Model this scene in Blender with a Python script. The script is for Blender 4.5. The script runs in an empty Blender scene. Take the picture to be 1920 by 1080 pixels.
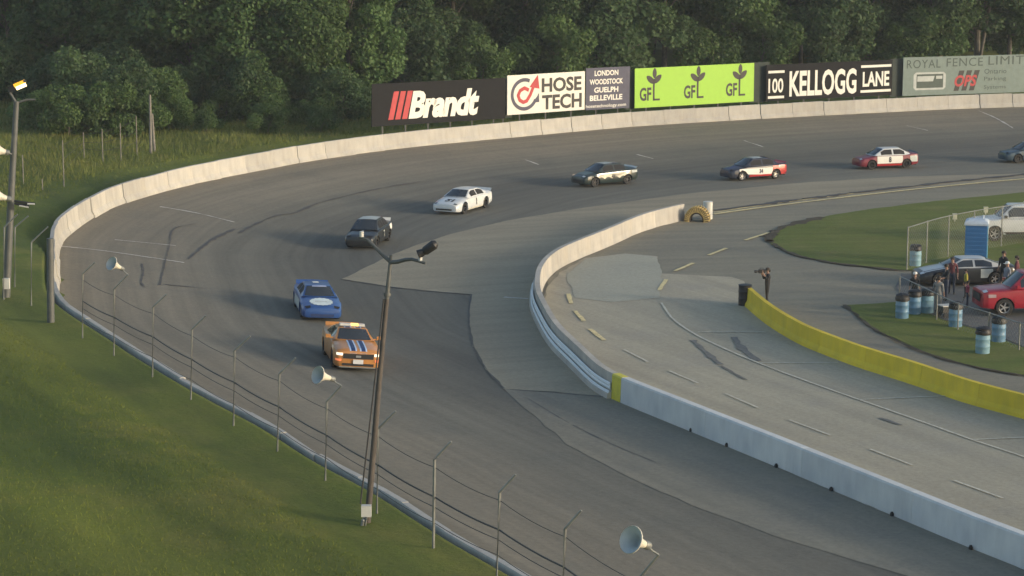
import bpy, bmesh, math, random
import numpy as np
from mathutils import Vector, Matrix
random.seed(7); RNG = np.random.default_rng(7)
R = math.radians
S = bpy.context.scene
COL = S.collection

# ------------------------------------------------------------------ camera, sky, sun, exposure
CAM_H, FPX = 18.7, 4200.0                      # height above the infield, focal length in 1920-wide pixels
PITCH = math.atan(743.0 / FPX)
cam = bpy.data.cameras.new('camera'); camo = bpy.data.objects.new('camera', cam); COL.objects.link(camo)
camo.location = (0, 0, CAM_H); camo.rotation_euler = (R(90) - PITCH, 0, 0)
cam.sensor_width = 36; cam.lens = FPX / 1920 * 36; cam.clip_start = 1; cam.clip_end = 5000
S.camera = camo
SUN_DIR = Vector((0.93, -0.36, 0.0)).normalized(); SUN_EL = R(11)
SUNV = Vector((SUN_DIR.x * math.cos(SUN_EL), SUN_DIR.y * math.cos(SUN_EL), math.sin(SUN_EL)))
w = bpy.data.worlds.new('World'); S.world = w; w.use_nodes = True
nt = w.node_tree; bg = nt.nodes['Background']
sky = nt.nodes.new('ShaderNodeTexSky'); sky.sky_type = 'NISHITA'; sky.sun_disc = False
sky.sun_elevation = SUN_EL; sky.sun_rotation = math.atan2(SUNV.x, SUNV.y); sky.altitude = 250
sky.air_density = 1.0; sky.dust_density = 2.0; sky.ozone_density = 1.0
nt.links.new(sky.outputs[0], bg.inputs[0]); bg.inputs[1].default_value = 0.15
sl = bpy.data.lights.new('sun', 'SUN'); sl.energy = 2.0; sl.angle = R(9.0); sl.color = (0.78, 0.69, 0.56)
so = bpy.data.objects.new('sun', sl); COL.objects.link(so); so.rotation_euler = SUNV.to_track_quat('Z', 'Y').to_euler()
S.view_settings.view_transform = 'Standard'; S.view_settings.look = 'None'
S.view_settings.exposure = 0.78; S.view_settings.gamma = 1.0; S.view_settings.use_curve_mapping = False

HAZE = .00024
# ------------------------------------------------------------------ projection helpers
CP, SP = math.cos(PITCH), math.sin(PITCH)
def ray(u, v):
    a, b = (u - 960) / FPX, (v - 540) / FPX
    return np.array([a, CP - b * SP, -SP - b * CP])
def P(u, v, z=0.0):
    r = ray(u, v); t = (z - CAM_H) / r[2]
    return Vector((r[0] * t, r[1] * t, z))
def proj(p):
    x, y, z = p[0], p[1], p[2] - CAM_H
    d = y * CP - z * SP; up = y * SP + z * CP
    return 960 + FPX * x / d, 540 - FPX * up / d
def catmull(pts, step=1.0):
    pts = [Vector((p[0], p[1])) for p in pts]
    out = []
    for i in range(len(pts) - 1):
        p0 = pts[i - 1] if i else pts[i] * 2 - pts[i + 1]
        p1, p2 = pts[i], pts[i + 1]
        p3 = pts[i + 2] if i + 2 < len(pts) else p2 * 2 - p1
        n = max(1, int((p2 - p1).length / 0.3))
        for k in range(n):
            t = k / n
            out.append(0.5 * ((2 * p1) + (p2 - p0) * t + (2 * p0 - 5 * p1 + 4 * p2 - p3) * t * t + (3 * p1 - p0 - 3 * p2 + p3) * t ** 3))
    out.append(pts[-1])
    a = np.array([(p.x, p.y) for p in out]); s = np.concatenate([[0], np.cumsum(np.hypot(*np.diff(a, axis=0).T))])
    n = max(2, int(round(s[-1] / step)) + 1); q = np.linspace(0, s[-1], n)
    return np.stack([np.interp(q, s, a[:, 0]), np.interp(q, s, a[:, 1])], 1)
def smooth2(a, k):
    for _ in range(k):
        b = a.copy(); b[1:-1] = (a[:-2] + 2 * a[1:-1] + a[2:]) / 4; a = b
    return a

# ------------------------------------------------------------------ lie of the land
ZB = 1.2                                        # the banking's height at the foot of the outer wall
far_foot = [(1920, 199), (1733, 206), (1507, 217), (1280, 230), (1160, 238), (960, 256), (773, 274), (640, 291), (547, 306), (453, 324), (353, 344),
            (290, 361), (220, 381), (187, 397), (160, 411), (117, 440), (104, 458), (101, 474)]
near_top = [(100, 535), (133, 577), (213, 627), (260, 660), (317, 693), (360, 719), (437, 760), (520, 803),
            (610, 863), (703, 907), (800, 970), (887, 1023), (990, 1078), (1130, 1160)]
o_pts = [(150, 212), (95, 200)] + [tuple(P(u, v, ZB).xy) for u, v in far_foot] + [tuple(P(u, v, ZB + 1.07).xy) for u, v in near_top]
e = Vector(o_pts[-1]) - Vector(o_pts[-3]); e.normalize()
o_pts += [tuple(Vector(o_pts[-1]) + e * 20), tuple(Vector(o_pts[-1]) + e * 60)]
OUT = smooth2(catmull(o_pts, 1.0), 4)
_seg = OUT[1:] - OUT[:-1]; _sl2 = (_seg ** 2).sum(1); _sn = np.sqrt(_sl2)
def d_out(X, Y):
    """signed distance to the outer wall line, positive on the track side; also the nearest point"""
    X = np.atleast_1d(np.asarray(X, float)); Y = np.atleast_1d(np.asarray(Y, float))
    res = np.empty(X.shape); nx = np.empty(X.shape); ny = np.empty(X.shape); al = np.empty(X.shape)
    for i in range(0, len(X), 4000):
        px = X[i:i + 4000, None] - OUT[None, :-1, 0]; py = Y[i:i + 4000, None] - OUT[None, :-1, 1]
        t = np.clip((px * _seg[:, 0] + py * _seg[:, 1]) / _sl2, 0, 1)
        dx = px - t * _seg[:, 0]; dy = py - t * _seg[:, 1]; d = dx * dx + dy * dy
        j = d.argmin(1); r = np.arange(len(j))
        cr = _seg[j, 0] * py[r, j] - _seg[j, 1] * px[r, j]
        res[i:i + 4000] = np.sqrt(d[r, j]) * np.sign(cr + 1e-12)
        nx[i:i + 4000] = X[i:i + 4000] - dx[r, j]; ny[i:i + 4000] = Y[i:i + 4000] - dy[r, j]
        al[i:i + 4000] = j + t[r, j]
    return res, nx, ny, al
def sm(t): t = np.clip(t, 0, 1); return t * t * (3 - 2 * t)
def hills(X, Y):
    return 0.10 * np.sin(X * .31 + Y * .17) + 0.08 * np.sin(X * .13 - Y * .29 + 1.3) + 0.05 * np.sin(X * .7 + Y * .43)
def zfun(X, Y, d=None):
    X = np.atleast_1d(np.asarray(X, float)); Y = np.atleast_1d(np.asarray(Y, float))
    if d is None: d = d_out(X, Y)[0]
    t = np.clip(1 - d / 14.0, 0, 1)
    zi = ZB * np.where(t < .3, t * t / .6 / .85, (t - .15) / .85)
    o = np.maximum(0, -d)
    near = sm((112 - Y) / 10.0)
    zo = ZB + (0.62 + .35 * near) * sm((o - .2 + .1 * near) / (1.3 - 1.05 * near)) + near * (np.clip(o - 2.5, 0, 30) * 0.11 + 1.6 * hills(X, Y) * np.clip((o - 1.5) / 5, 0, 1)) \
        + (1 - near) * (hills(X, Y) * np.clip((o - 3) / 6, 0, 1) + sm((o - 12) / 40) * 1.2)
    return np.where(d > 0, zi, zo)
def gz(x, y): return float(zfun(x, y)[0])
_T = np.linspace(30, 420, 520)
def G(u, v, off=0.0):
    """where the line of sight through a point of the photograph meets the ground"""
    r = ray(u, v); r = r / math.hypot(r[0], r[1])
    lo, hi, n = 30.0, 420.0, 300
    for _ in range(2):
        T = np.linspace(lo, hi, n); z = CAM_H + r[2] * T
        g = zfun(r[0] * T, r[1] * T) + off
        k = np.nonzero(z < g)[0]
        k = k[0] if len(k) else n - 1
        if k == 0: k = 1
        f = (z[k - 1] - g[k - 1]) / ((z[k - 1] - g[k - 1]) - (z[k] - g[k]) + 1e-9)
        t = T[k - 1] + f * (T[k] - T[k - 1]); lo, hi, n = T[k - 1], T[k], 8
    x, y = r[0] * t, r[1] * t
    return Vector((x, y, gz(x, y)))

# ------------------------------------------------------------------ object helpers
def tag(o, label=None, cat=None, group=None, kind=None):
    if label: o['label'] = label
    if cat: o['category'] = cat
    if group: o['group'] = group
    if kind: o['kind'] = kind
    return o
def empty(name, loc=(0, 0, 0), rz=0.0, label=None, cat=None, group=None):
    o = bpy.data.objects.new(name, None); COL.objects.link(o); o.location = loc; o.rotation_euler = (0, 0, rz)
    o.empty_display_size = .3
    return tag(o, label, cat, group)
def link(name, me, mat=None, parent=None):
    if mat is not None and not me.materials: me.materials.append(mat)
    o = bpy.data.objects.new(name, me); COL.objects.link(o)
    if parent is not None: o.parent = parent
    return o
def copy_tree(o, parent=None):
    c = o.copy(); COL.objects.link(c); c.parent = parent
    for ch in list(o.children): copy_tree(ch, c)
    return c
class MB:
    """collects simple shapes into one mesh"""
    def __init__(s): s.v, s.f, s.m = [], [], []
    def add(s, vs, fs, mi=0):
        n = len(s.v); s.v += [tuple(p) for p in vs]; s.f += [tuple(i + n for i in f) for f in fs]; s.m += [mi] * len(fs)
    def box(s, x0, x1, y0, y1, z0, z1, mi=0, M=None):
        vs = [Vector((x, y, z)) for z in (z0, z1) for x, y in ((x0, y0), (x1, y0), (x1, y1), (x0, y1))]
        if M is not None: vs = [M @ p for p in vs]
        s.add(vs, [(3, 2, 1, 0), (4, 5, 6, 7), (0, 1, 5, 4), (1, 2, 6, 5), (2, 3, 7, 6), (3, 0, 4, 7)], mi); return s
    def tube(s, pts, r, n=8, mi=0, cap=True):
        pts = [Vector(p) for p in pts]; rs = r if isinstance(r, (list, tuple)) else [r] * len(pts)
        vs = []; up = Vector((0, 0, 1))
        for i, p in enumerate(pts):
            t = (pts[min(i + 1, len(pts) - 1)] - pts[max(i - 1, 0)]).normalized()
            a = t.cross(up)
            if a.length < .05: a = t.cross(Vector((1, 0, 0)))
            a.normalize(); b = t.cross(a)
            for k in range(n):
                q = 2 * math.pi * k / n; vs.append(p + (a * math.cos(q) + b * math.sin(q)) * rs[i])
        fs = [(i * n + k, i * n + (k + 1) % n, (i + 1) * n + (k + 1) % n, (i + 1) * n + k) for i in range(len(pts) - 1) for k in range(n)]
        if cap: fs += [tuple(range(n))[::-1], tuple((len(pts) - 1) * n + k for k in range(n))]
        s.add(vs, fs, mi); return s
    def lathe(s, prof, n=16, mi=0, M=None):
        vs = [Vector((r * math.cos(2 * math.pi * k / n), r * math.sin(2 * math.pi * k / n), z)) for r, z in prof for k in range(n)]
        if M is not None: vs = [M @ p for p in vs]
        fs = [(i * n + k, i * n + (k + 1) % n, (i + 1) * n + (k + 1) % n, (i + 1) * n + k) for i in range(len(prof) - 1) for k in range(n)]
        s.add(vs, fs, mi); return s
    def grid(s, rows, mi=0, flip=False):
        n = len(rows[0]); vs = [p for r in rows for p in r]
        fs = [(i * n + k, i * n + k + 1, (i + 1) * n + k + 1, (i + 1) * n + k) for i in range(len(rows) - 1) for k in range(n - 1)]
        if flip: fs = [f[::-1] for f in fs]
        s.add(vs, fs, mi); return s
    def mesh(s, name, mats=(), smooth=True, ang=35):
        me = bpy.data.meshes.new(name); me.from_pydata(s.v, [], s.f)
        for m in (mats if isinstance(mats, (list, tuple)) else [mats]): me.materials.append(m)
        me.polygons.foreach_set('material_index', s.m)
        bm = bmesh.new(); bm.from_mesh(me); bmesh.ops.recalc_face_normals(bm, faces=bm.faces); bm.to_mesh(me); bm.free()
        if smooth:
            me.shade_smooth(); me.set_sharp_from_angle(angle=R(ang))
        return me
    def build(s, name, mats, parent=None, smooth=True, ang=35):
        return link(name, s.mesh(name, mats, smooth, ang), None, parent)

# ------------------------------------------------------------------ materials
MATS = {}
def mat(name, col, rough=.7, metal=0.0, emit=None, var=.12, scale=3.0, spec=.5, bump=0.0, dirt=0.0, coat=0.0):
    if name in MATS: return MATS[name]
    m = bpy.data.materials.new(name); m.use_nodes = True; n = m.node_tree.nodes; l = m.node_tree.links
    b = n['Principled BSDF']; b.inputs['Roughness'].default_value = rough; b.inputs['Metallic'].default_value = metal
    b.inputs['Specular IOR Level'].default_value = spec; b.inputs['Coat Weight'].default_value = coat
    tc = n.new('ShaderNodeTexCoord'); nz = n.new('ShaderNodeTexNoise'); nz.inputs['Scale'].default_value = scale; nz.inputs['Detail'].default_value = 6
    l.new(tc.outputs['Object'], nz.inputs['Vector'])
    mx = n.new('ShaderNodeMix'); mx.data_type = 'RGBA'
    mx.inputs['A'].default_value = tuple(c * (1 - var) for c in col) + (1,); mx.inputs['B'].default_value = tuple(min(1, c * (1 + var)) for c in col) + (1,)
    cr = n.new('ShaderNodeValToRGB'); cr.color_ramp.elements[0].position = .3; cr.color_ramp.elements[1].position = .7
    l.new(nz.outputs['Fac'], cr.inputs[0]); l.new(cr.outputs[0], mx.inputs['Factor'])
    out = mx.outputs['Result']
    if dirt:
        n2 = n.new('ShaderNodeTexNoise'); n2.inputs['Scale'].default_value = 1.3; n2.inputs['Detail'].default_value = 9; n2.inputs['Roughness'].default_value = .7
        mp = n.new('ShaderNodeMapping'); mp.inputs['Scale'].default_value = (1, 1, .25); l.new(tc.outputs['Object'], mp.inputs[0]); l.new(mp.outputs[0], n2.inputs['Vector'])
        c2 = n.new('ShaderNodeValToRGB'); c2.color_ramp.elements[0].position = .5; c2.color_ramp.elements[1].position = .72
        c2.color_ramp.elements[1].color = (dirt, dirt, dirt, 1); l.new(n2.outputs['Fac'], c2.inputs[0])
        m2 = n.new('ShaderNodeMix'); m2.data_type = 'RGBA'; m2.inputs['B'].default_value = (.10, .085, .065, 1)
        l.new(c2.outputs[0], m2.inputs['Factor']); l.new(out, m2.inputs['A']); out = m2.outputs['Result']
    l.new(out, b.inputs['Base Color'])
    if bump:
        bp = n.new('ShaderNodeBump'); bp.inputs['Strength'].default_value = bump; bp.inputs['Distance'].default_value = .05
        n3 = n.new('ShaderNodeTexNoise'); n3.inputs['Scale'].default_value = scale * 8; n3.inputs['Detail'].default_value = 6
        l.new(tc.outputs['Object'], n3.inputs['Vector']); l.new(n3.outputs['Fac'], bp.inputs['Height']); l.new(bp.outputs[0], b.inputs['Normal'])
    if emit:
        b.inputs['Emission Color'].default_value = tuple(emit[:3]) + (1,); b.inputs['Emission Strength'].default_value = emit[3]
    MATS[name] = m; return m

def ground_mat(name, cols, streak_angle=None, big=.05, mid=.5, fine=6.0, rough=.95, bump=.4, patch=None, uvtrack=False, spots=None, streak=.5, smap=(.035, .9, .3)):
    """layered ground colour: large mottling, streaks along one direction, fine grain"""
    m = bpy.data.materials.new(name); m.use_nodes = True; n = m.node_tree.nodes; l = m.node_tree.links
    b = n['Principled BSDF']; b.inputs['Roughness'].default_value = rough; b.inputs['Specular IOR Level'].default_value = .25
    tc = n.new('ShaderNodeTexCoord')
    def noise(scale, detail=6, rg=.6, vec=None, mapping=None):
        t = n.new('ShaderNodeTexNoise'); t.inputs['Scale'].default_value = scale; t.inputs['Detail'].default_value = detail; t.inputs['Roughness'].default_value = rg
        src = vec or tc.outputs['Object']
        if mapping:
            rot = n.new('ShaderNodeMapping'); rot.inputs['Rotation'].default_value = (0, 0, mapping[0]); l.new(src, rot.inputs[0])
            mp = n.new('ShaderNodeMapping'); mp.inputs['Scale'].default_value = mapping[1]; l.new(rot.outputs[0], mp.inputs[0]); src = mp.outputs[0]
        l.new(src, t.inputs['Vector']); return t.outputs['Fac']
    def ramp(f, a, c, ca=(0, 0, 0, 1), cb=(1, 1, 1, 1)):
        r = n.new('ShaderNodeValToRGB'); r.color_ramp.elements[0].position = a; r.color_ramp.elements[1].position = c
        r.color_ramp.elements[0].color = ca; r.color_ramp.elements[1].color = cb; l.new(f, r.inputs[0]); return r.outputs[0]
    def mix(a, bb, f, blend='MIX'):
        x = n.new('ShaderNodeMix'); x.data_type = 'RGBA'; x.blend_type = blend
        for s_, val in (('A', a), ('B', bb)):
            if isinstance(val, tuple): x.inputs[s_].default_value = val[:3] + (1,)
            else: l.new(val, x.inputs[s_])
        if isinstance(f, float): x.inputs['Factor'].default_value = f
        else: l.new(f, x.inputs['Factor'])
        return x.outputs['Result']
    SLO, SHI = ((.50, .56, .62, 1), (1.42, 1.34, 1.15, 1)) if smap[1] < .5 else ((.70, .71, .72, 1), (1.24, 1.22, 1.18, 1))
    c = mix(cols[0], cols[1], ramp(noise(big, 8), .38, .64))
    if len(cols) > 2: c = mix(c, cols[2], ramp(noise(mid, 8, .65), .5, .8))
    if streak_angle is not None:
        st = ramp(noise(1.0, 7, .65, mapping=(-streak_angle, smap)), .3, .7, SLO, SHI)
        c = mix(c, st, streak, 'MULTIPLY')
    if uvtrack:
        uv = n.new('ShaderNodeUVMap'); uv.uv_map = 'across'; sx = n.new('ShaderNodeSeparateXYZ'); l.new(uv.outputs[0], sx.inputs[0])
        # long streaks left by the traffic, following the wall
        cmb = n.new('ShaderNodeCombineXYZ'); m1 = n.new('ShaderNodeMath'); m1.operation = 'MULTIPLY'; m1.inputs[1].default_value = .03; l.new(sx.outputs[0], m1.inputs[0])
        m2 = n.new('ShaderNodeMath'); m2.operation = 'MULTIPLY'; m2.inputs[1].default_value = 1.3; l.new(sx.outputs[1], m2.inputs[0])
        l.new(m1.outputs[0], cmb.inputs[0]); l.new(m2.outputs[0], cmb.inputs[1])
        t = n.new('ShaderNodeTexNoise'); t.inputs['Scale'].default_value = 1; t.inputs['Detail'].default_value = 7; t.inputs['Roughness'].default_value = .62; l.new(cmb.outputs[0], t.inputs['Vector'])
        c = mix(c, ramp(t.outputs['Fac'], .3, .7, (.70, .70, .71, 1), (1.27, 1.26, 1.24, 1)), .6, 'MULTIPLY')
        # the worn racing groove: rubber laid down between about 8 and 17 m from the wall
        wob = n.new('ShaderNodeMath'); wob.operation = 'MULTIPLY_ADD'; wob.inputs[1].default_value = 3.0
        l.new(noise(.06, 3), wob.inputs[0]); l.new(sx.outputs[1], wob.inputs[2])
        r = n.new('ShaderNodeValToRGB'); r.color_ramp.interpolation = 'EASE'
        mr = n.new('ShaderNodeMapRange'); mr.inputs['From Max'].default_value = 30; l.new(wob.outputs[0], mr.inputs['Value']); l.new(mr.outputs[0], r.inputs[0])
        el = r.color_ramp.elements; el[0].position = .0; el[0].color = (1.0, .95, .88, 1); el[1].position = 1; el[1].color = (.98, 1.0, .98, 1)
        for p_, v_ in ((.22, (1.0, .96, .90)), (.36, (.74, .76, .76)), (.52, (.64, .66, .67)), (.66, (.74, .76, .76))):
            q = el.new(p_); q.color = v_ + (1,)
        c = mix(c, r.outputs[0], 1.0, 'MULTIPLY')
    if spots: c = mix(c, spots, ramp(noise(2.2, 9, .75), .66, .74))
    g = ramp(noise(fine, 9, .8), .25, .75, (.72, .72, .72, 1), (1.28, 1.28, 1.28, 1))
    c = mix(c, g, .8, 'MULTIPLY')
    l.new(c, b.inputs['Base Color'])
    if bump:
        bp = n.new('ShaderNodeBump'); bp.inputs['Strength'].default_value = bump; bp.inputs['Distance'].default_value = .08
        l.new(noise(fine * .7, 8, .75), bp.inputs['Height']); l.new(bp.outputs[0], b.inputs['Normal'])
    MATS[name] = m; return m
WA = math.atan2(-40.5, 20)                      # run of the near wall
GRASS = ground_mat('mown_grass', [(0.083, 0.114, 0.019), (0.140, 0.161, 0.029), (0.183, 0.173, 0.045)], streak_angle=WA, big=.07, mid=.22, fine=7, bump=.8, streak=.9, smap=(.05, .32, .3))
GRASS2 = ground_mat('infield_grass', [(0.105, 0.142, 0.029), (0.143, 0.160, 0.038), (0.187, 0.174, 0.058)], streak_angle=0.1, big=.12, mid=.35, fine=6, bump=.6)
TRACK = ground_mat('track_asphalt', [(0.184, 0.173, 0.144), (0.218, 0.202, 0.164), (0.167, 0.162, 0.140)], big=.05, mid=.3, fine=5, bump=.25, uvtrack=True)
APRON = ground_mat('apron_asphalt', [(0.283, 0.248, 0.182), (0.324, 0.285, 0.206), (0.267, 0.233, 0.171)], streak_angle=R(20), big=.09, mid=.3, fine=5, bump=.25)
APRON2 = ground_mat('apron_asphalt_brown', [(0.202, 0.189, 0.151), (0.233, 0.216, 0.169), (0.183, 0.176, 0.151)], streak_angle=WA, big=.09, mid=.3, fine=5, bump=.25)
PIT = ground_mat('pit_concrete', [(0.358, 0.322, 0.243), (0.413, 0.369, 0.274), (0.334, 0.308, 0.253)], streak_angle=WA, big=.10, mid=.3, fine=6, bump=.2)
PIT2 = ground_mat('pit_concrete_patch', [(0.361, 0.347, 0.276), (0.394, 0.377, 0.294), (0.335, 0.325, 0.263)], big=.10, mid=.3, fine=6, bump=.2)
ROAD = ground_mat('infield_road_asphalt', [(0.225, 0.208, 0.161), (0.260, 0.237, 0.176), (0.205, 0.191, 0.153)], streak_angle=R(10), big=.09, mid=.3, fine=5, bump=.2)
LOT = ground_mat('lot_asphalt', [(.12, .12, .115), (.15, .148, .135)], big=.1, mid=.4, fine=5, bump=.3)
DIRT = ground_mat('bare_soil', [(.06, .05, .035), (.10, .085, .06)], big=.4, fine=6, bump=.6)

def conc(name, col, stain=(.28, .24, .19), amt=.55, joint=None):
    m = bpy.data.materials.new(name); m.use_nodes = True; n = m.node_tree.nodes; l = m.node_tree.links
    b = n['Principled BSDF']; b.inputs['Roughness'].default_value = .85; b.inputs['Specular IOR Level'].default_value = .3
    tc = n.new('ShaderNodeTexCoord'); mp = n.new('ShaderNodeMapping'); mp.inputs['Scale'].default_value = (1, 1, .16); l.new(tc.outputs['Object'], mp.inputs[0])
    a = n.new('ShaderNodeTexNoise'); a.inputs['Scale'].default_value = 2.6; a.inputs['Detail'].default_value = 9; a.inputs['Roughness'].default_value = .72; l.new(mp.outputs[0], a.inputs['Vector'])
    r = n.new('ShaderNodeValToRGB'); r.color_ramp.elements[0].position = .42; r.color_ramp.elements[1].position = .78
    r.color_ramp.elements[0].color = (0, 0, 0, 1); r.color_ramp.elements[1].color = (amt, amt, amt, 1); l.new(a.outputs['Fac'], r.inputs[0])
    x = n.new('ShaderNodeMix'); x.data_type = 'RGBA'; x.inputs['A'].default_value = col + (1,); x.inputs['B'].default_value = stain + (1,); l.new(r.outputs[0], x.inputs['Factor'])
    g = n.new('ShaderNodeTexNoise'); g.inputs['Scale'].default_value = .7; g.inputs['Detail'].default_value = 5; l.new(tc.outputs['Object'], g.inputs['Vector'])
    r2 = n.new('ShaderNodeValToRGB'); r2.color_ramp.elements[0].position = .3; r2.color_ramp.elements[1].position = .7
    r2.color_ramp.elements[0].color = (.84, .84, .86, 1); r2.color_ramp.elements[1].color = (1.06, 1.04, 1.0, 1); l.new(g.outputs['Fac'], r2.inputs[0])
    y = n.new('ShaderNodeMix'); y.data_type = 'RGBA'; y.blend_type = 'MULTIPLY'; y.inputs['Factor'].default_value = 1; l.new(x.outputs['Result'], y.inputs['A']); l.new(r2.outputs[0], y.inputs['B'])
    oi = n.new('ShaderNodeObjectInfo'); r3 = n.new('ShaderNodeMapRange'); r3.inputs['To Min'].default_value = .86; r3.inputs['To Max'].default_value = 1.04; l.new(oi.outputs['Random'], r3.inputs['Value'])
    y2 = n.new('ShaderNodeMix'); y2.data_type = 'RGBA'; y2.blend_type = 'MULTIPLY'; y2.inputs['Factor'].default_value = 1; l.new(y.outputs['Result'], y2.inputs['A']); l.new(r3.outputs[0], y2.inputs['B']); y = y2
    l.new(y.outputs['Result'], b.inputs['Base Color'])
    bp = n.new('ShaderNodeBump'); bp.inputs['Strength'].default_value = .25; bp.inputs['Distance'].default_value = .02
    l.new(a.outputs['Fac'], bp.inputs['Height']); l.new(bp.outputs[0], b.inputs['Normal'])
    MATS[name] = m; return m
C_OUT = conc('barrier_concrete', (.48, .465, .425), amt=.5)
C_IN = conc('inner_wall_concrete', (.50, .475, .425), amt=.5)
C_WHITE = conc('white_painted_concrete', (.72, .73, .71), (.38, .38, .36), amt=.35)
C_YEL = conc('yellow_painted_concrete', (.74, .56, .045), (.38, .31, .09), amt=.4)
M_STEEL = mat('white_guardrail_steel', (.70, .73, .73), .55, 0, var=.06, dirt=.15)
M_YEL = mat('yellow_paint', (.62, .54, .05), .6)
M_LINE = mat('faded_line_paint', (.54, .51, .41), .8, var=.25, scale=8)
M_LINEY = mat('faded_yellow_line_paint', (.68, .56, .28), .8, var=.25, scale=8)
M_LINEW = mat('faded_track_line_paint', (.50, .47, .42), .8, var=.3, scale=9)
M_CRACK = mat('tar_crack_seal', (.075, .068, .06), .7, var=.2)
M_SKID = mat('skid_rubber', (.15, .145, .13), .8, var=.3, scale=9)
M_GALV = mat('galvanised_steel', (.23, .235, .22), .55, .5, var=.15)
M_CABLE = mat('dark_steel_cable', (.045, .042, .04), .6, .2)
M_WOOD = mat('weathered_pole_wood', (.085, .072, .062), .85, var=.3, scale=2, dirt=.4)
M_WOODG = mat('grey_weathered_wood', (.19, .175, .15), .85, var=.25)
M_POLE = mat('grey_painted_pole', (.11, .115, .11), .6, .3)
M_BLACK = mat('black_plastic', (.016, .016, .017), .55)
M_DARK = mat('dark_interior', (.012, .012, .014), .8)
M_TYRE = mat('tyre_rubber', (.022, .022, .022), .85)
M_RIM = mat('silver_alloy_rim', (.45, .45, .46), .35, .8)
M_RIMD = mat('dark_alloy_rim', (.05, .05, .055), .4, .6)
M_GLASS = mat('dark_tinted_window', (.03, .036, .042), .12, 0, spec=.7)
M_HORN = mat('cream_horn_enamel', (.62, .58, .48), .5, var=.1)
M_HORNI = mat('pale_blue_horn_inside', (.46, .49, .48), .5, var=.08)

# ------------------------------------------------------------------ the ground
def grid_sheet(name, x0, x1, y0, y1, c, offin, material, track=False):
    xs = np.arange(x0, x1 + c, c); ys = np.arange(y0, y1 + c, c); X, Y = np.meshgrid(xs, ys); X = X.ravel().copy(); Y = Y.ravel().copy()
    d, nx, ny, al = d_out(X, Y)
    if track:
        out = d < 0; far = d < -c * 1.6
        X[out & ~far] = nx[out & ~far]; Y[out & ~far] = ny[out & ~far]; d2 = np.where(out, 0.001, d)
        Z = zfun(X, Y, d2) + offin
    else:
        Z = zfun(X, Y, d) - np.where(d > -.3, .10, np.where(d > -1.4, .5, 0.0))
    w_ = len(xs); idx = np.arange(len(X)).reshape(len(ys), w_)
    q = np.stack([idx[:-1, :-1], idx[:-1, 1:], idx[1:, 1:], idx[1:, :-1]], -1).reshape(-1, 4)
    if track:
        keep = (d[q] > 0).any(1) & ~((d < -c * 1.6)[q]).any(1); q = q[keep]
    me = bpy.data.meshes.new(name)
    used = np.unique(q); remap = -np.ones(len(X), int); remap[used] = np.arange(len(used)); q = remap[q]
    me.vertices.add(len(used)); me.vertices.foreach_set('co', np.stack([X, Y, Z], 1)[used].astype(np.float32).ravel())
    me.loops.add(q.size); me.loops.foreach_set('vertex_index', q.ravel().astype(np.int32))
    me.polygons.add(len(q)); me.polygons.foreach_set('loop_start', np.arange(0, q.size, 4, dtype=np.int32))
    me.update(calc_edges=True)
    if track:
        uvl = me.uv_layers.new(name='across'); uv = np.stack([al[used], np.maximum(d[used], 0)], 1)[q.ravel()]
        uvl.data.foreach_set('uv', uv.astype(np.float32).ravel())
    me.shade_smooth(); me.validate()
    return tag(link(name, me, material), kind='structure')
me = bpy.data.meshes.new('ground'); me.from_pydata([(-1500, -1500, -.7), (1500, -1500, -.7), (1500, 1500, -.7), (-1500, 1500, -.7)], [], [(0, 1, 2, 3)])
tag(link('ground', me, GRASS), kind='structure')
grid_sheet('grass_bank', -110, 120, 0, 260, .8, 0, GRASS)
_t = np.gradient(OUT, axis=0); _t /= np.linalg.norm(_t, axis=1)[:, None]; _n = np.stack([_t[:, 1], -_t[:, 0]], 1)
_rows = []
for o_ in (.1, .16, .22, .29, .36, .5, .7, 1.0, 1.4, 2.0, 2.8, 3.6):
    q_ = OUT + _n * o_; _rows.append([(x, y, z) for x, y, z in zip(q_[:, 0], q_[:, 1], zfun(q_[:, 0], q_[:, 1], np.full(len(q_), -o_)) + (.06 if o_ < 2.5 else .03 if o_ < 3 else -.04))])
mb = MB(); mb.grid([list(r_) for r_ in zip(*_rows)]); tag(mb.build('grass_crest', GRASS, ang=80), kind='structure')
grid_sheet('race_track', -30, 118, 4, 214, .8, 0.0, TRACK, track=True)

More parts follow.
